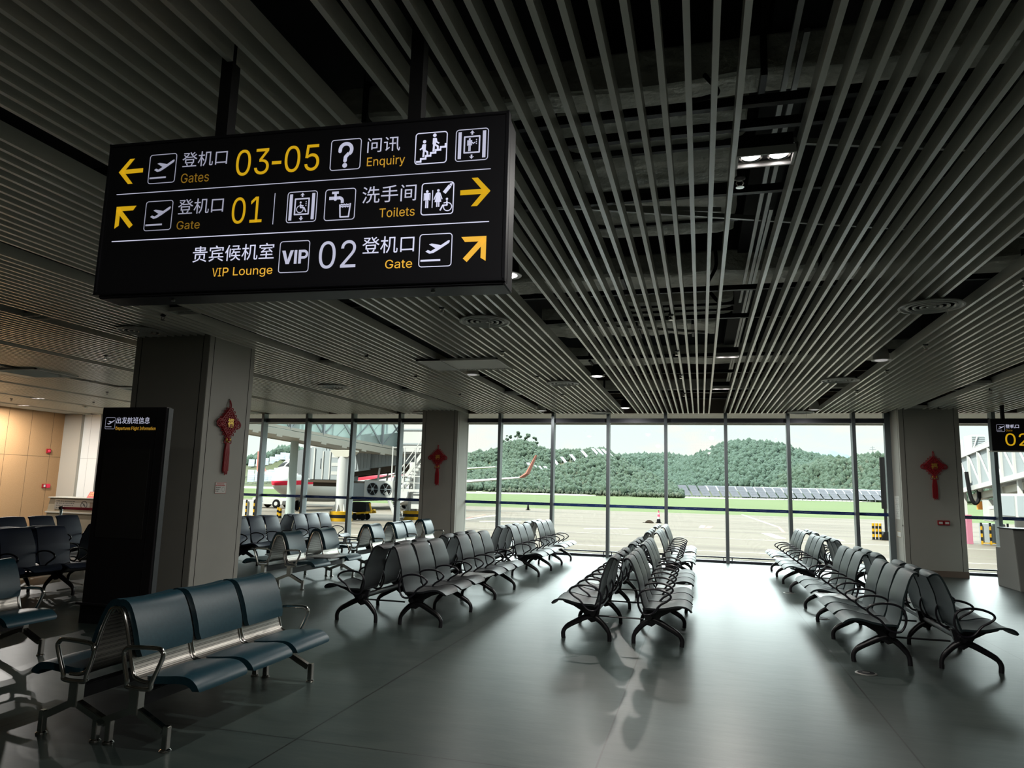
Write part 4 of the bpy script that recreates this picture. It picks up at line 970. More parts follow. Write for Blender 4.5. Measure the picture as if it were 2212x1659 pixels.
# ------------------------------------------------------------------ outside: apron, grass, markings
G = -0.45
struct(MB().box(-120, 120, 18.36, 77, G-0.3, G).build('apron', mapron))
struct(MB().add([(-500, 77, G), (400, 77, G), (400, 760, G), (130, 452, G), (-2.9, 329, G), (-84, 249, G), (-500, -150, G)], [(0, 1, 2, 3, 4, 5, 6)]).build('grass_field', mgrass))
mground = noisy(mat('bare_ground', (0.42, 0.40, 0.28), 0.95), 0.05, [(0.3, (0.09, 0.10, 0.05)), (0.7, (0.15, 0.14, 0.10))])
struct(MB().box(-2500, 2500, 77, 3500, G-0.5, G-0.06).build('open_ground', mground))
e = MB()
for a, b in (((-500, -150), (-84, 249)), ((-84, 249), (-2.9, 329)), ((-2.9, 329), (130, 452))):
    d = Vector((b[0]-a[0], b[1]-a[1])).normalized(); n = Vector((-d.y, d.x))
    e.add([(a[0], a[1], G+0.02), (b[0], b[1], G+0.02), (b[0]+n.x*7, b[1]+n.y*7, G+0.5), (a[0]+n.x*7, a[1]+n.y*7, G+0.5)], [(0, 1, 2, 3)])
struct(e.build('perimeter_path', mline))
s_ = 1.1695
def stripe(p, q, w, m):
    a, b = Vector((p[0]*s_, p[1]*s_)), Vector((q[0]*s_, q[1]*s_)); d = (b-a).normalized(); n = Vector((-d.y, d.x))*w/2
    struct(MB().add([(*(a+n), G+0.004), (*(a-n), G+0.004), (*(b-n), G+0.004), (*(b+n), G+0.004)], [(0, 1, 2, 3)]).build('apron_marking', m))
for p, q, w, m in (((-12.69, 38.2), (-13.2, 46.5), 0.25, mline), ((-12.9, 37.5), (-14.0, 46.0), 0.22, mlinered), ((-11.3, 36.2), (-9.6, 38.5), 0.22, mline), ((-5.3, 33.5), (-3.4, 35.0), 0.25, mline), ((4.2, 44.3), (3.55, 68), 0.2, mline), ((2.94, 35.9), (3.2, 32.0), 0.5, mline), ((5.31, 36.2), (5.56, 32.0), 0.3, mline), ((0.3, 38.6), (0.5, 41.5), 0.35, mlinered), ((0.0, 39.0), (0.1, 41.8), 0.3, mline), ((3.9, 37.5), (4.3, 44.2), 0.18, mlinered), ((6.2, 27.0), (7.6, 28.5), 0.3, mline)): stripe(p, q, w, m)
rnd = random.Random(11)
for y in (24.5, 27.5, 31, 35.5, 40.5, 47, 55, 65): struct(MB().box(-60, 60, y-0.03, y+0.03, G, G+0.003).build('apron_marking', mline if y in (27.5, 35.5) else mground))

# ------------------------------------------------------------------ small things on the apron
def banded(name, x, y, h, r, label, n=6, group=None):
    o = thing(name, (x, y, G), label, 'bollard', group)
    for i in range(n): MB().lathe([(r, h*i/n), (r, h*(i+1)/n)], 14).build('band', myel if i % 2 else mdark, o, smooth=30)
    MB().lathe([(r*1.5, 0), (r*1.5, 0.02), (r, 0.025)], 14).build('foot', mdark, o)
    return o
for i, (x, y, w) in enumerate(((8.40, 39.9, 'left'), (8.56, 39.9, 'middle'), (8.72, 39.9, 'right'))): banded('bollard', x, y, 0.82, 0.062, 'black and yellow bollard by the dark post outside, %s of three' % w, 6, 'three bollards by the dark post')
for i, (x, y, w) in enumerate(((-24.68, 38.3, 'left of'), (-23.85, 37.2, 'in front of'), (-24.15, 39.9, 'right of'))): banded('bollard', x, y, 0.58, 0.09, 'short black and yellow bollard %s the tall pale pole' % w, 4, 'bollards by the pale pole')
o = thing('marker_post', (9.0, 39.9, G), 'tall dark post with a flat panel standing on the apron at the right', 'post')
MB().prism([(-0.30, 0), (0.30, 0), (0.14, 0.42), (-0.14, 0.42)], 1, -0.25, 0.25).build('base_block', mdark, o); MB().box(-0.06, 0.06, -0.06, 0.06, 0.4, 4.1).build('post', mdark, o)
MB().box(-0.16, 0.20, -0.05, 0.05, 1.55, 4.15).build('panel', mdark, o, bevel=0.02)
def cone(x, y, h, red, label):
    o = thing('traffic_cone', (x, y, G), label, 'cone')
    MB().box(-0.20, 0.20, -0.20, 0.20, 0, 0.05).build('base', mdark, o); prof = lambda t: 0.15*(1-t)+0.03*t
    bands = ((0.05, 0.32, mdark), (0.32, 0.50, mbrw), (0.50, 0.68, mredb), (0.68, 0.82, mbrw), (0.82, 0.95, mredb), (0.95, 1.0, mdark)) if red else ((0.05, 1.0, mdark),)
    for a, b, m in bands: MB().lathe([(prof(a), a*h), (prof(b), b*h)], 16).build('band', m, o, smooth=30)
cone(-2.82, 50.1, 0.86, True, 'red and white traffic cone out on the apron'); cone(-16.6, 69.2, 0.80, False, 'small dark cone far out on the apron')
o = thing('wheel_chock', (-3.40, 49.6, G), 'brown heap of wheel chocks beside the red and white cone', 'chock')
MB().prism([(-0.32, 0), (0.32, 0), (0.22, 0.12), (0.05, 0.22), (-0.12, 0.20), (-0.26, 0.10)], 1, -0.2, 0.2).build('chock_block', mrust, o, bevel=0.03); MB().tube([(-0.45, 0, 0.02), (-0.3, -0.1, 0.03), (-0.1, -0.25, 0.03)], 0.02, 6).build('rope', mdark, o)
o = thing('taxi_sign', (-62.8, 200, G), 'white board in the grass left of the first centre window bar', 'board'); MB().box(-0.9, 0.9, -0.1, 0.1, 0.3, 1.1).build('board', mbrw, o); MB().box(-0.7, -0.6, -0.05, 0.05, 0, 0.3).box(0.6, 0.7, -0.05, 0.05, 0, 0.3).build('leg', mbrg, o)
o = thing('light_pole', (-23.4, 37.5, G), 'tall pale grey-green pole in front of the aircraft nose', 'pole')
MB().lathe([(0.27, 0), (0.24, 3.0), (0.21, 8.5)], 20).build('shaft', mpolew, o, smooth=True); MB().lathe([(0.42, 0), (0.42, 0.08), (0.30, 0.12)], 12).build('base_flange', mpolew, o)
for k in range(8): 
    a = k*pi/4; MB().prism([(0.24, 0.1), (0.40, 0.1), (0.25, 0.36)], 1, -0.012, 0.012).build('rib', mpolew, o).rotation_euler = (0, 0, a)
def fence(x, y, w, label, n=3):
    o = thing('equipment_cabinet', (x, y, G), label, 'cabinet')
    MB().box(-w/2, w/2, -0.2, 0.2, 0.06, 1.0).build('cabinet_body', mbrg if w > 0.95 else mbrw, o, bevel=0.02)
    for i in range(n):
        u = -w/2-0.06 + (w+0.12)*i/(n-1)
        p = MB()
        for j in range(6): p.box(u-0.035, u+0.035, -0.33, -0.26, 0.02+j*0.17, 0.02+(j+1)*0.17, j % 2)
        p.build('hazard_post', [myel, mdark], o)
    MB().box(-w/2-0.1, w/2+0.1, -0.31, -0.28, 0.06, 0.11).build('hazard_rail', myel, o)
    return o
fence(-25.1, 36.0, 0.9, 'white equipment cabinet with black and yellow posts beyond the window at the left column')
fence(13.55, 39.5, 1.0, 'grey equipment cabinet with black and yellow posts under the right jet bridge', 4)

# ------------------------------------------------------------------ aircraft
AC = thing('airliner', (-29.5, 45.0, G), 'white airliner with a red stripe round its nose, parked at the left jet bridge', 'aircraft')
H0 = 2.5
prof = [(0.0, 0.02, -0.42), (0.25, 0.42, -0.38), (0.7, 0.72, -0.30), (1.4, 1.08, -0.18), (2.3, 1.40, -0.06), (3.4, 1.66, 0.0), (5.0, 1.80, 0.02), (7.5, 1.84, 0.02), (12, 1.84, 0.02), (24, 1.84, 0.02), (28, 1.55, 0.30), (32, 0.95, 0.80), (36, 0.30, 1.3)]
def ringpts(y, r, dz, n=40, k=1.0):
    q = []
    for i in range(n):
        a = 2*pi*i/n; z = sin(a)*r*1.04; q.append((cos(a)*r*k, y, H0+dz+z))
    return q
def fus(y):
    for (a, b) in zip(prof, prof[1:]):
        if a[0] <= y <= b[0]:
            t = (y-a[0])/(b[0]-a[0]); return a[1]+(b[1]-a[1])*t, a[2]+(b[2]-a[2])*t
    return prof[-1][1], prof[-1][2]
ys = [0, 0.08, 0.2, 0.4, 0.7, 1.0, 1.4, 1.8, 2.3, 2.8, 3.4, 4.2, 5, 7.5, 12, 18, 24, 26, 28, 30, 32, 34, 36]
MB().loft([ringpts(y, *fus(y)) for y in ys]).build('fuselage', mfus, AC, smooth=60)
w = MB()
for sx in (1, -1):
    def surf(y, a, off=0.02):
        r, dz = fus(y); return (sx*cos(rad(a))*(r+off), y-0.02, H0+dz+1.04*(r+off)*sin(rad(a)))
    for (ya, yb, aa, ab, sk) in ((1.10, 1.68, 56, 86, 0.10), (1.75, 2.35, 33, 58, 0.0), (2.45, 3.05, 30, 53, 0.0)):
        nq = 5; g = [[surf(ya+(yb-ya)*(j if sk else i)/nq + sk*(nq-i)/nq, aa+(ab-aa)*(i if sk else j)/nq) for i in range(nq+1)] for j in range(nq+1)]
        for j in range(nq):
            for i in range(nq): w.add([g[j][i], g[j][i+1], g[j+1][i+1], g[j+1][i]], [(0, 1, 2, 3)])
w.build('cockpit_window', mdark, AC)
for sx in (1, -1):
    wl_ = MB().loft([[(sx*1.6, 11.5, 1.75), (sx*1.6, 12.0, 2.05), (sx*1.6, 17.5, 1.85), (sx*1.6, 17.8, 1.75)], [(sx*6.0, 13.6, 2.15), (sx*6.0, 13.9, 2.40), (sx*6.0, 17.8, 2.28), (sx*6.0, 18.0, 2.2)], [(sx*13.6, 17.6, 3.05), (sx*13.6, 17.75, 3.16), (sx*13.6, 19.3, 3.14), (sx*13.6, 19.4, 3.08)]]).build('wing', mpl, AC)
    MB().loft([[(sx*13.6, 17.6, 3.05), (sx*13.6, 17.75, 3.16), (sx*13.6, 19.3, 3.14), (sx*13.6, 19.4, 3.08)], [(sx*14.1, 18.2, 3.45), (sx*14.0, 18.3, 3.55), (sx*14.0, 19.5, 3.55), (sx*14.1, 19.5, 3.45)], [(sx*14.75, 19.1, 5.2), (sx*14.70, 19.1, 5.2), (sx*14.70, 19.7, 5.2), (sx*14.75, 19.7, 5.2)]]).build('winglet', mlinered, wl_)
    MB().loft([[(sx*0.5, 31.5, 3.9), (sx*0.5, 31.7, 4.05), (sx*0.5, 34.6, 4.0), (sx*0.5, 34.7, 3.9)], [(sx*6.2, 35.0, 4.5), (sx*6.2, 35.1, 4.6), (sx*6.2, 36.4, 4.6), (sx*6.2, 36.5, 4.5)]]).build('tailplane', mpl, AC)
    e_ = MB(); e_.lathe([(0.72, -1.7), (0.88, -1.5), (0.95, -0.6), (0.90, 0.6), (0.62, 1.7), (0.30, 2.2), (0.0, 2.2)], 24); e_.lathe([(0.70, -1.6), (0.0, -1.4)], 24)
    q = e_.build('engine', mpl, AC, smooth=True); q.matrix_basis = Matrix.Translation((sx*4.9, 12.6, 1.35)) @ Matrix.Rotation(rad(-90), 4, 'X')
MB().loft([[(-0.12, 29.5, 4.2), (0.12, 29.5, 4.2), (0.12, 35.5, 4.2), (-0.12, 35.5, 4.2)], [(-0.06, 34.5, 10.2), (0.06, 34.5, 10.2), (0.06, 37.2, 10.2), (-0.06, 37.2, 10.2)]]).build('tail_fin', mplr, AC)
g = MB().bar((0, 3.55, 0.35), (0, 3.5, 1.1), 0.12, 0.12).build('nose_gear', mbrg, AC)
for x in (-0.18, 0.18):
    q = MB().lathe([(0.16, -0.09), (0.34, -0.09), (0.38, -0.05), (0.38, 0.05), (0.34, 0.09), (0.16, 0.09)], 20).build('wheel', mtyre, g); q.matrix_basis = Matrix.Translation((x, 3.5, 0.38)) @ Matrix.Rotation(rad(90), 4, 'Y')
for x in (-2.86, 2.86):
    g = MB().bar((x, 16.0, 0.5), (x, 16.0, 1.9), 0.2, 0.2).build('main_gear', mbrg, AC)
    for dx in (-0.4, 0.4):
        q = MB().lathe([(0.25, -0.16), (0.5, -0.16), (0.55, -0.08), (0.55, 0.08), (0.5, 0.16), (0.25, 0.16)], 20).build('wheel', mtyre, g); q.matrix_basis = Matrix.Translation((x+dx, 16.0, 0.55)) @ Matrix.Rotation(rad(90), 4, 'Y')
# service vehicle by the nose
V = thing('service_vehicle', (-34.2, 52.0, G), 'low white airport tractor beside the nose wheel of the aircraft', 'vehicle')
MB().prism([(-1.3, 0.28), (1.5, 0.28), (1.55, 0.62), (1.2, 0.80), (-0.2, 0.82), (-0.3, 0.80), (-1.3, 0.80)], 1, -0.8, 0.8).build('vehicle_body', mbrw, V, bevel=0.03)
for x in (-0.85, 0.95):
    for y in (-0.75, 0.75):
        q = MB().lathe([(0.0, -0.11), (0.18, -0.11), (0.33, -0.10), (0.36, -0.05), (0.36, 0.05), (0.33, 0.10), (0.0, 0.11)], 20).build('wheel', mtyre, V); q.matrix_basis = Matrix.Translation((x, y, 0.36)) @ Matrix.Rotation(rad(90), 4, 'X')
        q2 = MB().lathe([(0.17, 0), (0.15, 0.02), (0, 0.02)], 14).build('hub_cap', mbrw, q); q2.location = (0, 0, 0.11)
MB().box(-1.1, -0.3, -0.812, -0.80, 0.50, 0.56).build('side_lettering', mfilm, V)

# ------------------------------------------------------------------ left jet bridge
JB = thing('jet_bridge', (0, 0, 0), 'left jet bridge, glazed tunnel on a column with a striped base', 'jet bridge')
A = Vector((-26.2, 27.6, 4.95)); Bp = Vector((-18.3, 42.7, 3.45)); ax = (Bp-A); nn_ = Vector((-ax.y, ax.x, 0)).normalized()
def onb(t, off, dz): return A + ax*t + nn_*off + Vector((0, 0, dz))
lb = MB()
for off in (0.0, 2.4):
    lb.bar(onb(0, off, 0.13), onb(1, off, 0.13), 0.22, 0.34).bar(onb(0, off, 0.42), onb(1, off, 0.42), 0.14, 0.16)
lb.add([onb(0, 0, 0), onb(1, 0, 0), onb(1, 2.4, 0), onb(0, 2.4, 0)], [(0, 1, 2, 3)])
for k in range(12): lb.bar(onb(k/12+0.03, -0.10, -0.07), onb(k/12+0.05, -0.10, -0.07), 0.1, 0.14)
lb.build('floor_beam', mbr, JB)
rf = MB()
for off in (0.0, 2.4): rf.bar(onb(0, off, 3.0), onb(1, off, 3.0), 0.2, 0.3)
rf.add([onb(0, -0.1, 3.12), onb(1, -0.1, 3.12), onb(1, 2.5, 3.12), onb(0, 2.5, 3.12)], [(0, 1, 2, 3)]); rf.build('roof_beam', mbr, JB)
tr_ = MB(); NB = 8
for off in (0.0, 2.4):
    for k in range(NB+1): tr_.bar(onb(k/NB, off, 0.4), onb(k/NB, off, 2.9), 0.12, 0.16)
    for k in range(NB):
        tr_.bar(onb(k/NB, off, 0.4), onb((k+1)/NB, off, 2.9), 0.07, 0.07); tr_.bar(onb(k/NB, off, 2.9), onb((k+1)/NB, off, 0.4), 0.07, 0.07)
tr_.build('truss', mbrg, JB)
gp = MB()
for off in (0.06, 2.34): gp.add([onb(0, off, 0.4), onb(1, off, 0.4), onb(1, off, 2.9), onb(0, off, 2.9)], [(0, 1, 2, 3)])
gp.build('glass_wall', mgf, JB)
def column_out(x, y, h, r, label, cap):
    c_ = MB().lathe([(r, 0.45), (r, h-0.35)], 24, (x, y, G)); 
    o_ = c_.build('support_column', mbrw, JB, smooth=30)
    if cap: MB().prism([(-0.40, h-0.40), (0.40, h-0.40), (0.72, h-0.08), (0.72, h), (-0.72, h), (-0.72, h-0.08)], 1, -0.35, 0.35).build('column_head', mbr, o_).location = (x, y, G)
    for k in range(3): MB().lathe([(0.64, 0.18*k), (0.64, 0.18*(k+1))] + ([(r, 0.56)] if k == 2 else []), 28, (x, y, G)).build('base_band', myel if k != 1 else mdark, o_, smooth=30)
    for k in range(8): MB().prism([(r, 0.54), (r+0.22, 0.54), (r+0.02, 0.95)], 1, -0.015, 0.015).build('base_rib', mbrw, o_).matrix_basis = Matrix.Translation((x, y, G)) @ Matrix.Rotation(k*pi/4, 4, 'Z')
column_out(-19.75, 36.9, 4.0, 0.36, '', True); column_out(-17.4, 41.8, 3.9, 0.36, '', False)
MB().box(-18.6, -15.2, 41.6, 45.0, 3.65, 6.6).build('rotunda', mbrw, JB, bevel=0.1)
MB().box(-18.65, -15.15, 41.55, 41.6, 4.2, 4.3).box(-18.65, -15.15, 41.55, 41.6, 5.1, 5.2).build('rotunda_joint', mbrg, JB)
# telescopic part from the rotunda back to the aircraft door
t0, t1 = Vector((-17.6, 43.6, 2.9)), Vector((-24.0, 42.6, 1.95)); tx = t1-t0; tn = Vector((-tx.y, tx.x, 0)).normalized()
tb = MB(); 
def tp(t, o_, z): return t0 + tx*t + tn*o_ + Vector((0, 0, z))
tb.loft([[tp(t, -1.0, 0.25), tp(t, 1.0, 0.25), tp(t, 1.0, 2.35), tp(t, -1.0, 2.35)] for t in (0, 0.55)]); tb.loft([[tp(t, -1.15, 0.15), tp(t, 1.15, 0.15), tp(t, 1.15, 2.5), tp(t, -1.15, 2.5)] for t in (0.5, 1.0)])
for k in range(28):
    for o_ in (-1.0, 1.0) if k < 14 else (-1.15, 1.15): tb.bar(tp(k/28, o_, 0.3), tp(k/28, o_, 2.3), 0.07, 0.06)
tb.build('telescopic_tunnel', mbrg, JB)
ub = MB()
for o_ in (-0.8, 0.8): ub.bar(tp(0.0, o_, 0.05), tp(1, o_, 0.05), 0.25, 0.35)
for k in range(7): ub.bar(tp(k/7, -0.9, -0.05), tp(k/7, 0.9, -0.05), 0.12, 0.12)
ub.build('tunnel_underframe', mrust, JB)
hb = MB()
for t in (0.25, 0.42): hb.bar(tp(t, -1.05, -0.9), tp(t-0.02, -1.05, 0.2), 0.10, 0.10).bar(tp(t, 1.05, -0.9), tp(t-0.02, 1.05, 0.2), 0.10, 0.10)
hb.bar(tp(0.1, -1.1, -0.1), tp(0.75, -1.1, -0.55), 0.12, 0.14).bar(tp(0.25, -1.05, -0.85), tp(0.75, -1.05, -0.85), 0.10, 0.10); hb.build('hanger_frame', mbrw, JB)
# cab, bellows
cb = MB().box(-24.95, -23.75, 42.0, 44.4, 1.85, 4.0).box(-23.75, -22.1, 41.4, 43.4, 1.85, 3.75)
cbo = cb.build('cab', mbrg, JB, bevel=0.04)
MB().box(-24.18, -23.92, 41.985, 42.0, 2.58, 3.25).build('cab_window', mdark, cbo); MB().box(-23.70, -23.62, 41.35, 41.42, 1.9, 3.7).box(-23.2, -23.12, 41.35, 41.42, 1.9, 3.7).box(-24.7, -24.6, 41.93, 42.0, 1.9, 3.95).build('cab_rib', mbrw, cbo)
for z in (2.2, 2.75, 3.3): MB().box(-23.05, -22.2, 41.385, 41.4, z, z+0.22).build('side_mark', mbrw, cbo)
MB().box(-25.1, -21.9, 41.3, 44.2, 1.70, 1.85).box(-24.4, -22.6, 41.6, 43.6, 1.45, 1.70).build('cab_floor', mrust, cbo)
bl = MB()
for k in range(7):
    t = k/6; x = -24.95-1.75*t; h = 1.0-0.22*t; bl.loft([[(x+d, 42.2+0.5*t, 2.9-0.95*h+0.25*t), (x+d, 42.2+0.5*t, 2.9+1.05*h), (x+d, 44.4+0.3*t, 2.9+1.05*h), (x+d, 44.4+0.3*t, 2.9-0.95*h+0.25*t)] for d in (0.0, -0.24)])
bl.build('bellows', mbel, JB)
# air conditioner with two fans
acb = MB().box(-19.95, -18.05, 40.0, 41.2, 0.88, 1.90).build('air_conditioner', mbrw, JB, bevel=0.02)
for x in (-19.38, -18.52):
    F = MB().lathe([(0.40, 0), (0.40, 0.03), (0.37, 0.035), (0.36, 0.0)], 28); q = F.build('fan_guard', mbrg, acb, smooth=30); q.matrix_basis = Matrix.Translation((x, 40.0, 1.37)) @ Matrix.Rotation(rad(90), 4, 'X')
    q = MB().lathe([(0.37, 0.006), (0.37, 0.012), (0, 0.012)], 28).build('fan_mouth', mdark, acb); q.matrix_basis = Matrix.Translation((x, 40.0, 1.37)) @ Matrix.Rotation(rad(90), 4, 'X')
    f = MB()
    for k in range(6):
        a = k*pi/3; f.bar((0.06*cos(a), 0.06*sin(a), 0.02), (0.35*cos(a), 0.35*sin(a), 0.02), 0.025, 0.012)
    f.lathe([(0.09, 0.012), (0.09, 0.03), (0, 0.035)], 14)
    q = f.build('fan_blades', mbrg, acb); q.matrix_basis = Matrix.Translation((x, 40.0, 1.37)) @ Matrix.Rotation(rad(90), 4, 'X')
MB().box(-20.9, -20.0, 40.3, 41.2, 0.9, 1.7).build('condenser', mbrg, JB)
# service stairs
st = MB(); x0, x1 = -18.2, -16.2
for k in range(11): st.box(-17.9+k*0.15, -17.6+k*0.15, 40.4, 41.3, 1.45+k*0.21, 1.49+k*0.21)
st.bar((-18.0, 40.35, 1.35), (-16.1, 40.35, 3.95), 0.05, 0.2); st.bar((-18.0, 41.35, 1.35), (-16.1, 41.35, 3.95), 0.05, 0.2)
st.bar((-18.0, 40.35, 2.3), (-16.1, 40.35, 4.9), 0.05, 0.05); st.bar((-18.0, 40.35, 1.9), (-16.1, 40.35, 4.5), 0.04, 0.04)
for x in (-18.3, -17.5, -16.8, -16.2): st.bar((x, 40.3, 1.3), (x, 40.3, 4.0), 0.06, 0.06)
for z in (1.35, 1.8, 2.2, 3.95): st.bar((-18.3, 40.3, z), (-16.2, 40.3, z), 0.05, 0.05 if z > 1.4 else 0.16)
for x, z in ((-18.3, 0.7), (-17.7, 0.0)): pass
st.bar((-18.5, 40.0, 1.2), (-17.65, 40.0, -0.42), 0.06, 0.22); st.bar((-18.5, 40.7, 1.2), (-17.65, 40.7, -0.42), 0.06, 0.22)
for k in range(7): st.box(-18.5+k*0.13, -18.25+k*0.13, 40.0, 40.7, 1.1-k*0.23, 1.13-k*0.23)
st.build('service_stairs', mbrw, JB)
MB().box(-17.15, -16.3, 40.8, 41.5, 0.25, 1.2).build('control_box', mbrw, JB)
# yellow ground power cart
T = thing('ground_cart', (-19.4, 38.9, G), 'yellow ground cart with a tow bar under the left jet bridge', 'cart')
MB().box(-0.55, 0.35, -0.35, 0.35, 0.45, 1.05).build('engine_cover', mdark, T, bevel=0.04); MB().bar((-0.6, -0.3, 0.35), (0.7, -0.3, 0.48), 0.08, 0.12).bar((-0.6, 0.3, 0.35), (0.7, 0.3, 0.48), 0.08, 0.12).bar((0.5, 0, 0.45), (0.75, 0, 0.62), 0.3, 0.1).bar((0.55, 0, 0.5), (0.40, 0, 1.0), 0.08, 0.08).build('tow_frame', myel, T)
for x in (-0.35, 0.15):
    for y in (-0.3, 0.3):
        q = MB().lathe([(0.0, -0.07), (0.18, -0.07), (0.20, 0.0), (0.18, 0.07), (0.0, 0.07)], 16).build('wheel', mtyre, T); q.matrix_basis = Matrix.Translation((x, y, 0.20)) @ Matrix.Rotation(rad(90), 4, 'X')

# ------------------------------------------------------------------ right jet bridge
JR = thing('jet_bridge', (0, 0, 0), 'right jet bridge with grey glazed sides seen past the red-knot column', 'jet bridge')
C0, C1 = Vector((12.85, 41.0, 2.1)), Vector((12.3, 29.0, 2.95)); cx = C1-C0
def rp_(t, o_, z): return C0 + cx*t + Vector((o_, 0, z))
MB().loft([[rp_(t, 0, 0.15), rp_(t, 2.4, 0.15), rp_(t, 2.4, 1.7), rp_(t, 0, 1.7)] for t in (0, 1)]).build('tunnel_wall', mbrg, JR)
f = MB()
for z in (0.0, 1.72): f.bar(rp_(0, -0.03, z), rp_(1, -0.03, z), 0.16, 0.22)
for k in range(9): f.bar(rp_(k/8, -0.05, 0.1), rp_(k/8, -0.05, 1.7), 0.10, 0.10)
for k in range(8): f.bar(rp_(k/8, -0.05, 1.65), rp_((k+1)/8, -0.05, 0.1), 0.06, 0.06)
f.bar(rp_(0.05, 0.3, 2.05), rp_(1, 0.3, 2.05), 0.04, 0.04)
for k in range(6): f.bar(rp_(k/6+0.05, 0.3, 1.75), rp_(k/6+0.05, 0.3, 2.05), 0.03, 0.03)
f.build('tunnel_frame', mbrw, JR)
MB().bar(rp_(0, 0.4, -0.35), rp_(1, 0.4, -0.35), 0.3, 0.3).bar(rp_(0, 1.8, -0.35), rp_(1, 1.8, -0.35), 0.3, 0.3).build('under_beam', mbr, JR)
h = MB()
for t in (0.42, 0.62, 0.82): h.bar(rp_(t, 0.1, -1.1), rp_(t, 0.1, 0.0), 0.14, 0.14)
h.bar(rp_(0.3, 0.1, -1.05), rp_(1, 0.1, -1.05), 0.14, 0.14); h.build('hanger_frame', mbrw, JR)
u = MB().box(12.15, 13.6, 31.0, 34.5, 0.95, 1.95).build('air_conditioner', mbrw, JR, bevel=0.02)
for y in (31.3, 32.9): MB().box(12.12, 12.16, y, y+1.3, 1.05, 1.85).build('intake_grille', mbrg, u)
for xx in (12.35, 13.0): MB().box(xx, xx+0.5, 30.97, 31.0, 1.05, 1.85).build('intake_grille', mbrg, u)
v_ = MB().box(12.95, 13.55, 39.6, 40.6, 3.95, 4.85).build('roof_unit', mbrw, JR)
s = MB()
for k in range(9): s.box(12.98, 13.52, 39.56, 39.6, 4.0+k*0.09, 4.05+k*0.09)
s.build('roof_louvres', mbrg, v_); MB().bar((12.9, 39.5, 3.9), (13.2, 39.5, 4.8), 0.05, 0.05).build('roof_brace', mbrw, v_)
MB().box(12.78, 13.0, 40.9, 41.1, G, 4.7).build('mast', mbrw, JR)
MB().tube(smooth_path([(12.45, 39.0, 3.0), (12.55, 39.0, 1.9), (12.72, 39.0, 1.5), (12.90, 39.0, 1.7), (12.92, 39.0, 2.2)], 5), 0.09, 8).build('cable_chain', mdark, JR, smooth=True)
MB().tube(smooth_path([(12.92, 38.8, 2.1), (12.95, 38.6, 2.35), (13.15, 38.0, 2.45), (13.4, 37.6, 2.40)], 5), 0.11, 8).build('air_hose', mbrw, JR, smooth=True)
MB().tube([(13.25, 40.0, 1.6), (13.25, 40.0, 1.2)], 0.13, 12).build('coiled_hose', morange, JR); MB().box(12.9, 13.3, 37.8, 38.6, 0.7, 1.7).build('cabin', mbrw, JR, bevel=0.03)
MB().box(12.46, 12.68, 39.4, 39.7, G, 0.94).build('pink_post', mpink, JR)
MB().lathe([(0.4, G), (0.4, 1.0), (0.35, 2.0)], 20, (14.6, 38.6, 0)).build('support_column', mbrw, JR, smooth=30)

# ------------------------------------------------------------------ solar arrays
def panel_mesh(w, l, tilt):
    mb = MB(); c, s = cos(tilt), sin(tilt)
    P = lambda u, v, o_: (u, v*c-o_*s, v*s+o_*c)
    mb.add([P(a, b, o_) for o_ in (0, 0.08) for a, b in ((0, 0), (w, 0), (w, l), (0, l))], [(0, 3, 2, 1), (4, 5, 6, 7), (0, 1, 5, 4), (1, 2, 6, 5), (2, 3, 7, 6), (3, 0, 4, 7)])
    return mb
PM = None
def solar(x, y, z, rz, w, l, tilt, label, group, nseg=4, drop=1.1, pm=None):
    o = thing('solar_array', (x, y, z), label, 'solar array', group, rz=rz)
    q = panel_mesh(w, l, tilt).build('solar_panel', pm or msolar, o)
    f = MB(); c, s = cos(tilt), sin(tilt)
    for k in range(1, nseg): v = l*k/nseg; f.bar((0, v*c-0.09*s, v*s+0.09*c), (w, v*c-0.09*s, v*s+0.09*c), 0.06, 0.03)
    f.build('panel_joint', mbrg, q)
    for a in (0.15*w, 0.85*w):
        for v in (0.2, 0.8): MB().bar((a, l*c*v, -drop), (a, l*c*v, l*s*v), 0.14, 0.14).build('array_leg', mbrg, o)
    return o
# ------------------------------------------------------------------ hills: terrain with depth, and the forests on them
def hill(ridge, Y, Y0, back, seed, m, nx=90, ny=26, jit=1.0):
    """ridge = (x, z) along depth Y; foot at depth Y0; returns height function and mesh"""
    def zr(t):
        f = t*(len(ridge)-1); i = min(int(f), len(ridge)-2); u = f-i; u = u*u*(3-2*u)
        a, b = ridge[i], ridge[i+1]; return a[0]+(b[0]-a[0])*(f-i), a[1]+(b[1]-a[1])*u
    def P(t, s):                       # s: 0 foot, 1 ridge, 2 behind
        x, z = zr(t); k = Y0/Y
        if s <= 1:
            y = Y0+(Y-Y0)*s; xx = x*(k+(1-k)*s); h = z*(0.55*s+0.45*sin(s*pi/2)**1.3)
            nzv = noise.noise(Vector((xx*0.02+seed, y*0.02, 0)))*6*jit*sin(pi*s)+noise.noise(Vector((xx*0.07+seed, y*0.07, 3)))*1.6*jit*sin(pi*min(s, 0.98))
            return Vector((xx, y, max(h+nzv, -0.5) if s > 0 else -0.6))
        y = Y+back*(s-1); return Vector((x*(1+(s-1)*back/Y), y, z*(1-(s-1)**1.4)-0.6*(s-1)))
    mb = MB(); vs = []; fs = []
    for j in range(ny+1):
        for i in range(nx+1): vs.append(P(i/nx, 1.6*j/ny if j < ny else 2.0))
    for j in range(ny):
        for i in range(nx): a = j*(nx+1)+i; fs.append((a, a+1, a+nx+2, a+nx+1))
    o = mb.add(vs, fs).build('hill', m, smooth=80); struct(o)
    return P
_ic = bmesh.new(); bmesh.ops.create_icosphere(_ic, subdivisions=1, radius=1.0)
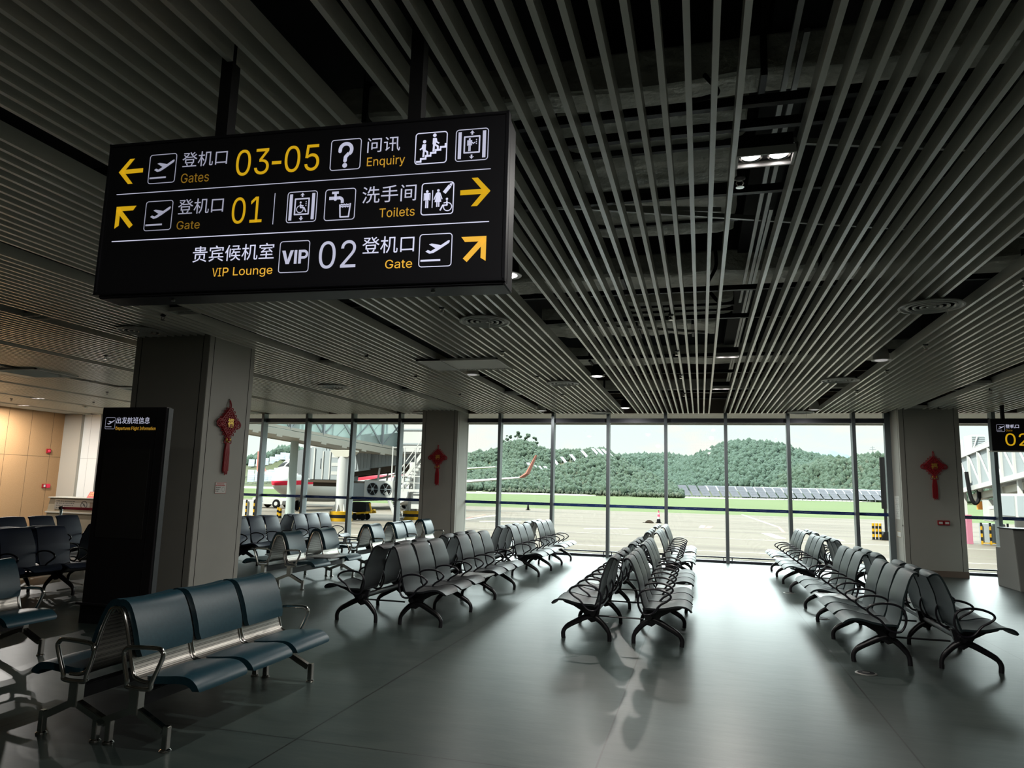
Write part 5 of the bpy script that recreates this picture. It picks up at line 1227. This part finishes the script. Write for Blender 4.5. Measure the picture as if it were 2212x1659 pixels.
ICO_V = [v.co.copy() for v in _ic.verts]; ICO_F = [tuple(v.index for v in f.verts) for f in _ic.faces]; _ic.free()
_ic = bmesh.new(); bmesh.ops.create_icosphere(_ic, subdivisions=2, radius=1.0)
ICO2_V = [v.co.copy() for v in _ic.verts]; ICO2_F = [tuple(v.index for v in f.verts) for f in _ic.faces]; _ic.free()
def forest(P, n, r0, r1, seed, m, label, s0=0.03, s1=1.06, tall=1.25, t0=0.0, t1=1.0, skip=None):
    rnd = random.Random(seed); V = []; Fc = []
    for _ in range(n):
        t = t0+(t1-t0)*rnd.random(); s = s0+(s1-s0)*rnd.random()
        p = P(t, s)
        if skip and skip(p, t, s): continue
        r = r0+(r1-r0)*rnd.random()**2; hgt = tall*(0.85+0.5*rnd.random()); o = len(V); a = rnd.random()*6.28
        ca, sa = cos(a), sin(a)
        for v in ICO_V:
            j = 1+0.35*(rnd.random()-0.5); x, y, z = v.x*r*j, v.y*r*j, v.z*r*hgt*j
            V.append((p.x+x*ca-y*sa, p.y+x*sa+y*ca, p.z+r*hgt*0.55+z))
        Fc += [tuple(i+o for i in f) for f in ICO_F]
    me = bpy.data.meshes.new('forest'); me.from_pydata(V, [], Fc); me.materials.append(m); me.polygons.foreach_set('use_smooth', [True]*len(me.polygons))
    o = bpy.data.objects.new('forest', me); COL.objects.link(o)
    return tag(o, label, 'trees', kind='stuff')
LH = [(-240, 6), (-184.5, 13.4), (-165.4, 16.7), (-143.6, 20.9), (-134.4, 22.2), (-122.2, 24.4), (-118.7, 27.4), (-110.3, 29.2), (-102.8, 28.1), (-96.8, 25.2), (-86.5, 23.5), (-75.0, 24.3), (-60.7, 24.9), (-54.5, 24.0), (-48.9, 19.8), (-39.8, 13.5), (-30.3, 9.4), (-19.5, 5.0), (-10, 0.5)]
MH = [(-260, 18), (-180, 24), (-128.6, 24.5), (-94.5, 29.0), (-73.7, 30.0), (-53.1, 31.2), (-32.9, 31.8), (-20.9, 30.6), (-9.1, 28.6), (2.6, 24.5), (40, 20), (80, 12)]
RH = [(-70, 0.5), (-45, 7), (-25.4, 15.6), (-14.9, 21.8), (-8.0, 25.6), (2.4, 30.5), (16.0, 36.3), (26.1, 39.0), (36.1, 39.6), (49.2, 38.2), (62.1, 36.0), (68.4, 32.6), (76.3, 30.0), (87.3, 27.8), (102.8, 25.3), (124.0, 23.4), (153.5, 19), (230, 12)]
FH = [(26, 0.5), (40.6, 6.5), (51.6, 11.8), (59.8, 16.8), (70.5, 20.0), (78.5, 22.8), (91.5, 23.7), (99.2, 24.6), (106.9, 25.0), (119.5, 25.7), (141.5, 24.4), (165.2, 22), (240, 15)]
MT = [(90, 30), (156.9, 66.0), (196.1, 87.6), (226.0, 92.5), (242.9, 94.5), (267.6, 87.6), (292.0, 77.1), (332.4, 68.9), (420, 40)]
LL = [(-420, 6), (-330, 10), (-286.8, 12), (-267.1, 12), (-254.3, 13.5), (-244.5, 17.8), (-235.7, 18), (-228.6, 15.6), (-216.7, 15), (-198.4, 13), (-168.8, 11), (-130, 8)]
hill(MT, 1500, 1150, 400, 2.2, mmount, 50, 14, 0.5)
PMH = hill(MH, 640, 520, 120, 5.1, mhill); PLH = hill(LH, 430, 292, 110, 9.3, mhill)
PRH = hill(RH, 560, 425, 130, 1.7, mhill); PFH = hill(FH, 470, 415, 120, 4.4, mhill); PLL = hill(LL, 380, 300, 100, 7.7, mhill)
CLEAR = [PLH(0.56+0.027*i, 0.62) for i in range(8)] + [PLH(0.45+0.02*i, 0.42) for i in range(5)]
def cleared(p, t, s_): return any(abs(p.x-c.x) < 5 and -5 < p.y-c.y < 9 for c in CLEAR)
forest(PMH, 5600, 1.2, 2.7, 21, mleaf[1], 'bluish forest on the saddle between the two hills', s0=0.3)
forest(PLH, 12000, 0.55, 1.6, 22, mleaf[0], 'dense green woods on the left hill behind the winglet', skip=cleared)
forest(PLH, 5000, 0.35, 0.9, 23, mleaf[2], 'pale dry scrub on the flank of the left hill', s0=0.0, s1=0.55, t0=0.25, skip=cleared)
forest(PRH, 9500, 1.0, 2.1, 24, mleaf[1], 'even plantation of round trees covering the tall right hill', s0=0.12, tall=1.35)
forest(PFH, 4600, 0.8, 2.2, 25, mleaf[0], 'mixed woods on the low hill at the right', s0=0.0)
forest(PFH, 900, 0.8, 1.8, 26, mleaf[2], 'dry scrub near the bare slope of the low right hill', s0=0.0, s1=0.9, t0=0.4)
forest(PLL, 2200, 1.2, 3.0, 27, mleaf[1], 'trees on the rise behind the solar roofs at far left', s0=0.88)
def lone(x, y, z, h, label):
    rnd = random.Random(int(x*7)); o = thing('tree', (x, y, z), label, 'tree', 'lone trees on the left ridge')
    MB().tube([(0, 0, -0.5), (0.1, 0, h*0.5), (0, 0, h*0.8)], [0.18, 0.14, 0.08], 6).build('trunk', mrust, o)
    c = MB()
    for k in range(9):
        r = h*0.13*(0.7+rnd.random()*0.6); q = (h*0.22*(rnd.random()-0.5)*2, h*0.2*(rnd.random()-0.5), h*(0.45+0.55*rnd.random())); c.add([(q[0]+v.x*r*(1+0.3*(rnd.random()-0.5)), q[1]+v.y*r, q[2]+v.z*r*0.8) for v in ICO_V], ICO_F)
    c.build('crown', mleaf[0], o)
for i, (t, h, w) in enumerate(((0.30, 6, 'left of the summit'), (0.345, 7, 'on the left shoulder'), (0.385, 8, 'at the summit'), (0.43, 7.5, 'just right of the summit'), (0.475, 7, 'on the right shoulder'))):
    p = PLH(t, 0.99); lone(p.x, p.y, p.z, h, 'thin lone tree on the ridge of the left hill, %s' % w)
# solar fields
for i in range(23):
    t = i/22; x = -8+98*t; y = 338+62*t
    solar(x, y, 0.6, rad(30), 4.3, 7.0, rad(42), 'tilted solar array, front row behind the grass, %s' % ('leftmost' if i == 0 else 'rightmost' if i == 22 else 'number %d from the left' % (i+1)), 'front row of solar arrays')
for i in range(12):
    x = 2+94*i/11; solar(x, 400+i*1.2, 3.2, rad(4), 8.2, 5.5, rad(30), 'pale solar array, back row under the tall hill, %s' % ('leftmost' if i == 0 else 'rightmost' if i == 11 else 'number %d from the left' % (i+1)), 'back row of solar arrays', drop=3.75, pm=msolp)
def on_hill(P, t, s): return P(t, s)
for i in range(8):
    p = PLH(0.56+0.027*i, 0.62); solar(p.x, p.y-1, p.z+1.6, rad(35), 1.9, 8.5, rad(28), 'solar array high on the left hill, %s of eight' % ('first' if i == 0 else 'last' if i == 7 else 'number %d' % (i+1)), 'solar arrays high on the left hill', drop=4.0, pm=msolp)
for i in range(5):
    p = PLH(0.45+0.02*i, 0.42); solar(p.x, p.y-1, p.z+1.4, rad(35), 1.8, 6.5, rad(28), 'solar array behind the winglet, %s of five' % ('first' if i == 0 else 'last' if i == 4 else 'number %d' % (i+1)), 'solar arrays behind the winglet', drop=3.5)
k = 0
for r_, (s, n, l) in enumerate(((0.06, 11, 7.0), (0.36, 11, 7.0), (0.66, 11, 7.0))):
    for i in range(n):
        p = PLL(0.20+0.034*i, s); k += 1
        solar(p.x, p.y, p.z+1.2, rad(34), 3.2, l, rad(36), 'solar array on the far left bank, %s row, number %d from the left' % (('lower', 'middle', 'upper')[r_], i+1), 'solar arrays on the far left bank', drop=3.5, pm=msolp)
o = tag(MB().tube([(0, 0, 0), (0, 0, 8)], 0.25, 8).tube([(-1.8, 0, 6), (1.8, 0, 6)], 0.15, 6).tube([(-1.2, 0, 7.3), (1.2, 0, 7.3)], 0.15, 6).build('pylon', mbrg), 'small power pylon on the ridge of the low right hill', 'pylon'); p = PFH(0.60, 1.0); o.location = p
# ------------------------------------------------------------------ tidy up
bpy.data.objects.remove(_to)
for o in list(bpy.data.objects):
    if o.parent is None and o.type == 'EMPTY' and not o.children: bpy.data.objects.remove(o)
